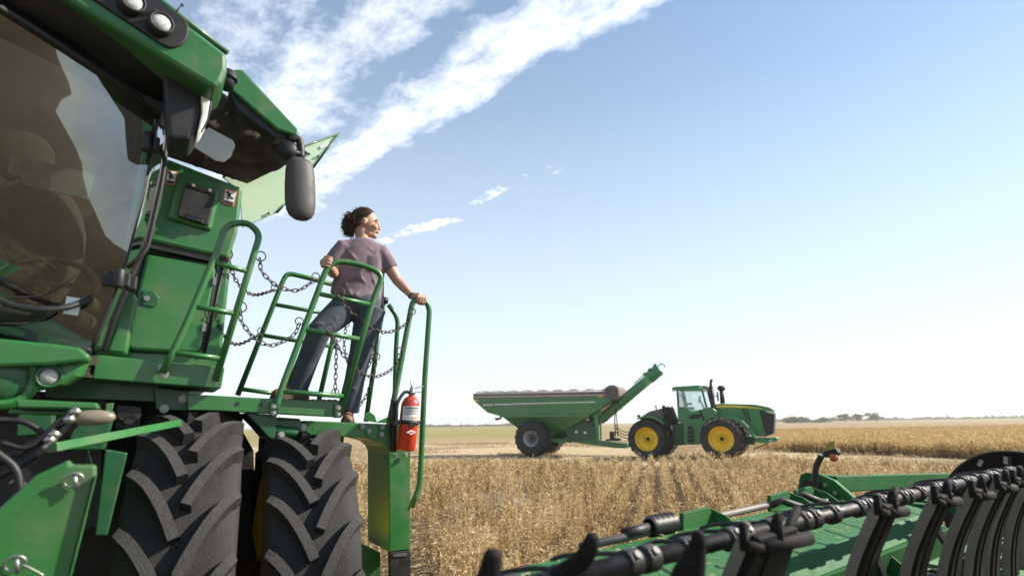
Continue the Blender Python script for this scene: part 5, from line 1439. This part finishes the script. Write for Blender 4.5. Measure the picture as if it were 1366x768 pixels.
def remesh(ob, vox, it=4, f=.6):
    m = ob.modifiers.new('r', 'REMESH'); m.mode = 'VOXEL'; m.voxel_size = vox; m.use_smooth_shade = True
    s_ = ob.modifiers.new('s', 'SMOOTH'); s_.iterations = it; s_.factor = f
    return ob
def wpart(name, mb, m, parent=wom, **kw): return mb.build(name, m, parent, wb, **kw)
X = Vector((1, 0, 0))
J = dict(
    neck=PY(486, 322, 4.15), chest=PY(483, 346, 4.15), waist=PY(480, 378, 4.15), pelv=PY(478, 402, 4.16),
    shR=PY(457, 331, 4.08), elR=PY(446, 367, 4.07), wrR=PY(440, 356, 3.80), hdR=PY(435, 352, 3.70),
    shL=PY(508, 337, 4.20), elL=PY(530, 374, 4.24), wrL=PY(551, 396, 4.20), hdL=PY(560, 400, 4.19),
    hipR=PY(462, 409, 4.14), knR=PY(426, 441, 3.99), anR=PY(396, 517, 4.07),
    hipL=PY(495, 411, 4.18), knL=PY(481, 470, 4.16), anL=PY(465, 545, 4.19))
hc = PY(488, 298, 4.16)
hf = Vector((.965, .22, -.04)).normalized(); hsd = hf.cross(UP).normalized(); hu = hsd.cross(hf).normalized()
def H(f_, s_, u_): return hc + hf * f_ + hsd * s_ + hu * u_
HA = (hf, hsd, hu)
b = MB()
b.ball(H(-.012, 0, .022), (.094, .073, .092), 20, 14, HA); b.ball(H(.038, 0, -.038), (.056, .050, .062), 18, 12, HA)
b.ball(H(.070, 0, -.098), (.026, .027, .020), 12, 8, HA); b.ball(H(.02, 0, -.085), (.05, .048, .026), 12, 8, HA)
b.tube([H(.084, 0, .020), H(.097, 0, -.008), H(.111, 0, -.032)], [.009, .010, .010], 10); b.ball(H(.104, 0, -.036), (.012, .015, .008), 10, 8, HA)
b.ball(H(.095, 0, -.062), (.008, .020, .007), 10, 8, HA); b.ball(H(.090, 0, -.075), (.008, .017, .007), 10, 8, HA)
b.ball(H(.078, 0, .022), (.012, .044, .012), 12, 8, HA)
for s_ in (-1, 1):
    b.ball(H(.066, s_ * .034, -.034), (.028, .022, .022), 12, 8, HA)
    b.ball(H(-.008, s_ * .074, -.010), (.020, .009, .031), 12, 8, HA)
b.tube([H(-.03, 0, -.045), J['neck'] * .5 + H(-.035, 0, -.10) * .5, J['neck'] - UP * .02], [.054, .050, .062], 16)
b.tube([J['neck'] - UP * .03, J['chest'], J['waist'], J['pelv']], [.06, .10, .095, .10], 16)
b.tube([J['shR'], J['elR'], J['elR'].lerp(J['wrR'], .35), J['wrR']], [.050, .041, .040, .027], 14)
b.tube([J['shL'], J['elL'].lerp(J['shL'], .35), J['elL'], J['elL'].lerp(J['wrL'], .35), J['wrL']], [.050, .046, .039, .037, .025], 14)
b.tube([J['neck'] - UP * .05, J['shR']], [.06, .055], 12); b.tube([J['neck'] - UP * .05, J['shL']], [.06, .055], 12)
for a in ('R', 'L'): b.tube([J['hip' + a], J['kn' + a], J['an' + a], J['an' + a] - UP * .06], [.075, .052, .035, .04], 12); b.tube([J['pelv'], J['hip' + a]], [.09, .08], 12)


def gripping_hand(mb, wrist, grip, axis, thumb_dir, r_bar=.020, s=1.0):
    """palm behind the bar, four fingers curled over it, thumb closing from the other side"""
    ax_ = axis.normalized(); into = (grip - wrist); into = (into - ax_ * into.dot(ax_)).normalized()
    up_ = into.cross(ax_).normalized()
    if up_.z < 0: up_ = -up_
    top = grip + up_ * (r_bar + .012)
    knuck = top - into * .012
    mb.tube([wrist, wrist.lerp(knuck, .5), knuck], [.026, .032, .030], 12)
    for k in range(4):
        off = ax_ * (-.031 + .0205 * k) * s
        ln = (.92, 1.06, 1.0, .8)[k] if thumb_dir > 0 else (.8, 1.0, 1.06, .92)[k]
        base = knuck - into * .02 + off * .9
        p1 = top + into * .012 + up_ * .004 + off
        p2 = grip + into * (r_bar + .012) * ln + up_ * .002 + off
        p3 = grip + into * (r_bar + .004) * ln - up_ * (r_bar + .002) * ln + off
        mb.tube([base, p1, p2, p3], [.0105, .0098, .0090, .0075], 8)
    b0 = wrist.lerp(knuck, .45) + ax_ * .026 * thumb_dir
    mb.tube([b0, b0.lerp(grip, .5) + ax_ * .022 * thumb_dir, grip - up_ * (r_bar * .6) + ax_ * .030 * thumb_dir - into * (r_bar + .004), grip - up_ * (r_bar + .008) + ax_ * .018 * thumb_dir], [.013, .0115, .0098, .008], 8)


gR = PK(437, 354, 3.735); gR2 = PK(441, 345, 3.735)
gripping_hand(b, J['wrR'], gR.lerp(gR2, .35), (PK(374, 522, 3.735) - PK(440, 346, 3.735)), 1)
gripping_hand(b, J['wrL'], PK(560, 401, 3.93), (PK(569, 402, 3.93) - PK(553, 399, 3.93)), -1)
body = remesh(wpart('body', b, M['skin']), .0045, 7, .5)
ey = MB()
for s_ in (-1, 1): ey.ball(H(.0815, s_ * .030, .000), (.0065, .009, .0040), 12, 8, HA)
wpart('eye', ey, M['white'], each=True)
ei = MB()
for s_ in (-1, 1): ei.ball(H(.085, s_ * .030, .000), (.006, .0055, .005), 10, 8, HA)
for s_ in (-1, 1): ei.tube([H(.0885, s_ * .014, .020), H(.084, s_ * .035, .026), H(.071, s_ * .050, .020)], [.0016, .0022, .001], 6)
wpart('eyebrow', ei, M['hair'], each=True)
lp_ = MB(); lp_.tube([H(.090, -.018, -.067), H(.099, -.007, -.068), H(.099, .007, -.068), H(.090, .018, -.067)], [.0015, .003, .003, .0015], 8)
wpart('lips', lp_, mat('lips', (.42, .13, .11), .45))
# shirt
sh = MB(); rings_ = []
for (u, v, hw, dp, tl, Y) in ((487, 319.5, 11, .062, .1, 4.15), (486, 324, 21, .078, .10, 4.15), (484, 331, 30, .095, .11, 4.15), (483, 342, 31.5, .112, .12, 4.15), (483, 355, 30.5, .122, .12, 4.15), (481, 368, 31, .118, .14, 4.15), (479, 381, 33, .118, .18, 4.15), (477.5, 392, 34.5, .125, .22, 4.15), (477, 401, 35.5, .13, .26, 4.15)):
    c = PY(u, v, Y); e = PY(u + hw, v + hw * tl, Y + hw * .0016); ex = e - c
    rings_.append([c + ex * math.cos(a) * (1 + .0 * math.sin(3 * a)) + Vector((0, 1, 0)) * dp * math.sin(a) for a in [2 * math.pi * k / 28 for k in range(28)]])
sh.loft(rings_)
for a, q_, mid in (('R', PY(444, 349, 4.05), None), ('L', PY(521, 359, 4.225), None)):
    s0 = J['sh' + a]; sh.tube([s0 + (J['chest'] - s0) * .25, s0, s0.lerp(q_, .5), q_], [.07, .068, .066, .064], 18)
    sh.tube([J['neck'] - UP * .035, s0 + UP * .004], [.062, .058], 14)
for k in range(26):                                              # soft folds in the cloth
    a_ = random.uniform(-2.9, -.2); t = random.uniform(.25, .95); i = min(7, int(t * 8)); r0 = rings_[i]
    kx = int((a_ % (2 * math.pi)) / (2 * math.pi) * 28) % 28
    p = r0[kx]; q_ = rings_[min(8, i + 1)][(kx + random.choice((-2, -1, 1, 2, 3))) % 28]
    sh.tube([p, p.lerp(q_, .5) + Vector((0, -.004, 0)), q_], [.004, .011, .004], 6)
shirt = remesh(wpart('shirt', sh, M['shirt']), .0075, 5, .6)
pk_ = MB(); c0 = PY(497, 344, 4.03)
pk_.grid([[PY(490 + 14 * i / 5, 341 + 14 * j / 5 + i * .35, 4.155 - .122 * math.sqrt(max(.05, 1 - ((490 + 14 * i / 5 - 483) / 31.5) ** 2))) + Vector((0, -.003, 0)) for i in range(6)] for j in range(6)])
wpart('pocket', pk_, M['shirt'], shirt)
clr = MB(); clr.tube([PY(487, 320.5, 4.15) + (PY(499, 322, 4.16) - PY(487, 320.5, 4.15)) * math.cos(a) + Vector((0, .066, -.012 * (1 - math.sin(a)))) * 1.0 * Vector((1, 1, 1)).x * 0 + Vector((0, .064 * math.sin(a), .014 * math.sin(a))) for a in [2 * math.pi * k / 26 for k in range(26)]], .007, 7, closed=True)
wpart('collar', clr, M['shirt'], shirt)
# jeans
je = MB()
je.ball(J['pelv'] - UP * .02, (.175, .125, .12), 20, 12, (X, Vector((0, 1, 0)), UP))
for a, rr_ in (('R', (.112, .100, .083, .074, .078)), ('L', (.112, .098, .080, .072, .080))):
    h, k, n_ = J['hip' + a], J['kn' + a], J['an' + a]
    je.tube([h, h.lerp(k, .5), k, k.lerp(n_, .5), n_ - (k - n_).normalized() * .02], rr_, 20)
    for q_ in range(9):
        t = random.uniform(0, 1); p = (h.lerp(k, .4 + .6 * t) if q_ < 5 else k.lerp(n_, .6 + .35 * t)); an = random.uniform(-2.6, -.5)
        r_ = (rr_[2] + .012) if q_ < 5 else rr_[4] - .004
        d0 = Vector((math.cos(an), math.sin(an), 0)); d1 = Vector((math.cos(an + .8), math.sin(an + .8), .25))
        je.tube([p + d0 * r_ * .93, p + (d0 + d1).normalized() * r_, p + d1 * r_ * .93], [.005, .012, .005], 6)
jeans = remesh(wpart('jeans', je, M['denim']), .008, 4, .6)
bl = MB()
# boots
for a, z0, toe in (('R', dz + .002, Vector((-.55, -.83, 0))), ('L', LANDZ + .008, Vector((.25, -.95, 0)))):
    an = J['an' + a]; t = toe.normalized(); sd_ = t.cross(UP)
    base = Vector((an.x, an.y, z0))
    m = MB(); rr = []
    for (f_, w_, h_) in ((-.085, .028, .075), (-.07, .037, .10), (-.02, .040, .115), (.03, .041, .10), (.08, .044, .072), (.13, .047, .060), (.165, .040, .052), (.185, .022, .038)):
        c = base + t * f_ + UP * .022
        rr.append([c + sd_ * w_ * math.cos(q_) + UP * (h_ * max(0, math.sin(q_)) if math.sin(q_) > 0 else 0) for q_ in [2 * math.pi * k / 18 for k in range(18)]])
    m.loft(rr); m.tube([base + UP * .09 - t * .02, base + UP * .17 - t * .015], [.046, .05], 14)
    sho = wpart('boot', m, M['boot'])
    so = MB(); pts = []
    for (f_, w_) in ((-.092, .026), (-.075, .040), (0, .042), (.08, .048), (.135, .050), (.172, .042), (.192, .022)): pts.append((f_, w_))
    so.slab([base + t * f_ + sd_ * w_ for f_, w_ in pts] + [base + t * f_ - sd_ * w_ for f_, w_ in pts[::-1]], UP * .026)
    wpart('sole', so, M['sole'], sho)
# hair: cap, then loose curls gathered at the back
ha = MB()
ha.ball(H(-.026, 0, .034), (.092, .078, .086), 20, 14, HA)
ha.ball(H(-.052, 0, -.004), (.056, .070, .062), 16, 10, HA)
bun = H(-.100, .0, -.006)
ha.ball(bun - hu * .012, (.034, .040, .056), 14, 10, HA)
rh = random.Random(5)
SC, SR = (-.017, .026), (.099, .081, .095)                       # scalp ellipsoid: centre (forward, up) and radii


def scalp(d, k=1.0): return H(SC[0] + d.x * SR[0] * k, d.y * SR[1] * k, SC[1] + d.z * SR[2] * k)
line_ = [(.62, 0, .78), (.60, .42, .68), (.50, .74, .45), (.30, .93, .16), (.12, .97, .24), (-.10, .98, .16), (-.34, .92, -.25), (-.52, .62, -.62), (-.62, .30, -.80), (-.64, 0, -.84)]
root = Vector((-.97, 0, .05)).normalized()
for k in range(760):                                             # hair combed back from the hairline into the tie
    t = rh.uniform(0, len(line_) - 1.001); i0 = int(t); a_, b_ = Vector(line_[i0]), Vector(line_[i0 + 1]); d0 = a_.lerp(b_, t - i0)
    if rh.random() < .5: d0.y = -d0.y
    d0 = (d0 + Vector((rh.gauss(0, .05), rh.gauss(0, .05), rh.gauss(0, .05)))).normalized()
    if rh.random() < .55: d0 = d0.lerp(root, rh.uniform(0, .6)).normalized()
    lift = rh.uniform(1.0, 1.055); pts = []
    for q_ in range(9):
        u_ = q_ / 8; d_ = d0.lerp(root, u_).normalized()
        pts.append(scalp(d_, 1.0 + (lift - 1.0 + .02) * math.sin(math.pi * min(1, u_ * 1.2)) ** .5) + Vector((rh.gauss(0, .0012), rh.gauss(0, .0012), rh.gauss(0, .0012))))
    ha.tube(pts, [.0012] + [.0021] * 7 + [.0024], 4, cap=False)
for k in range(900):                                             # the loose curly tail
    d0 = Vector((rh.gauss(0, 1), rh.gauss(0, 1), rh.gauss(0, 1))).normalized()
    if d0.x > .45: d0.x = -d0.x
    p = bun + hf * d0.x * .036 + hsd * d0.y * .042 + hu * (d0.z * .052) + hu * rh.uniform(-.045, .022)
    d1 = (hf * d0.x * .6 + hsd * d0.y * .6 + hu * d0.z * .5 - hf * rh.uniform(-.1, .7) + hu * rh.uniform(-1.2, .4)).normalized()
    x_ = d1.cross(hsd).normalized(); y_ = d1.cross(x_); ln = rh.uniform(.025, .060); rc_ = rh.uniform(.004, .009); ph = rh.uniform(0, 6); tw = rh.uniform(.8, 1.4)
    ha.tube([p + d1 * ln * t / 9 + (x_ * math.cos(ph + t * tw) + y_ * math.sin(ph + t * tw)) * rc_ * min(1, t / 2) for t in range(10)], [.0019] * 8 + [.0013, .0006], 4, cap=False)
for k in range(40):                                              # flyaways
    d0 = Vector((rh.uniform(-.8, .5), rh.uniform(-.8, .8), rh.uniform(.3, 1))).normalized(); p = scalp(d0, 1.03); d1 = (-hf * rh.uniform(.2, 1.2) + hu * rh.uniform(0, .8) + hsd * rh.uniform(-.4, .4)).normalized()
    ha.tube([p, p + d1 * .014 + hu * .004, p + d1 * .028 + hu * .003], [.0009, .0008, .0004], 4, cap=False)
wpart('hair', ha, M['hair'])
bc = MB(); w0 = J['wrL'].lerp(J['elL'], .08); t = (J['wrL'] - J['elL']).normalized(); bc.lathe([(.027, -.006), (.031, -.004), (.031, .004), (.027, .006)], w0, t, 18); wpart('bracelet', bc, M['dark_steel'])
for a in ('R', 'L'): print('arm', a, round((J['sh' + a] - J['el' + a]).length, 3), round((J['el' + a] - J['wr' + a]).length, 3), 'leg', round((J['hip' + a] - J['kn' + a]).length, 3), round((J['kn' + a] - J['an' + a]).length, 3))
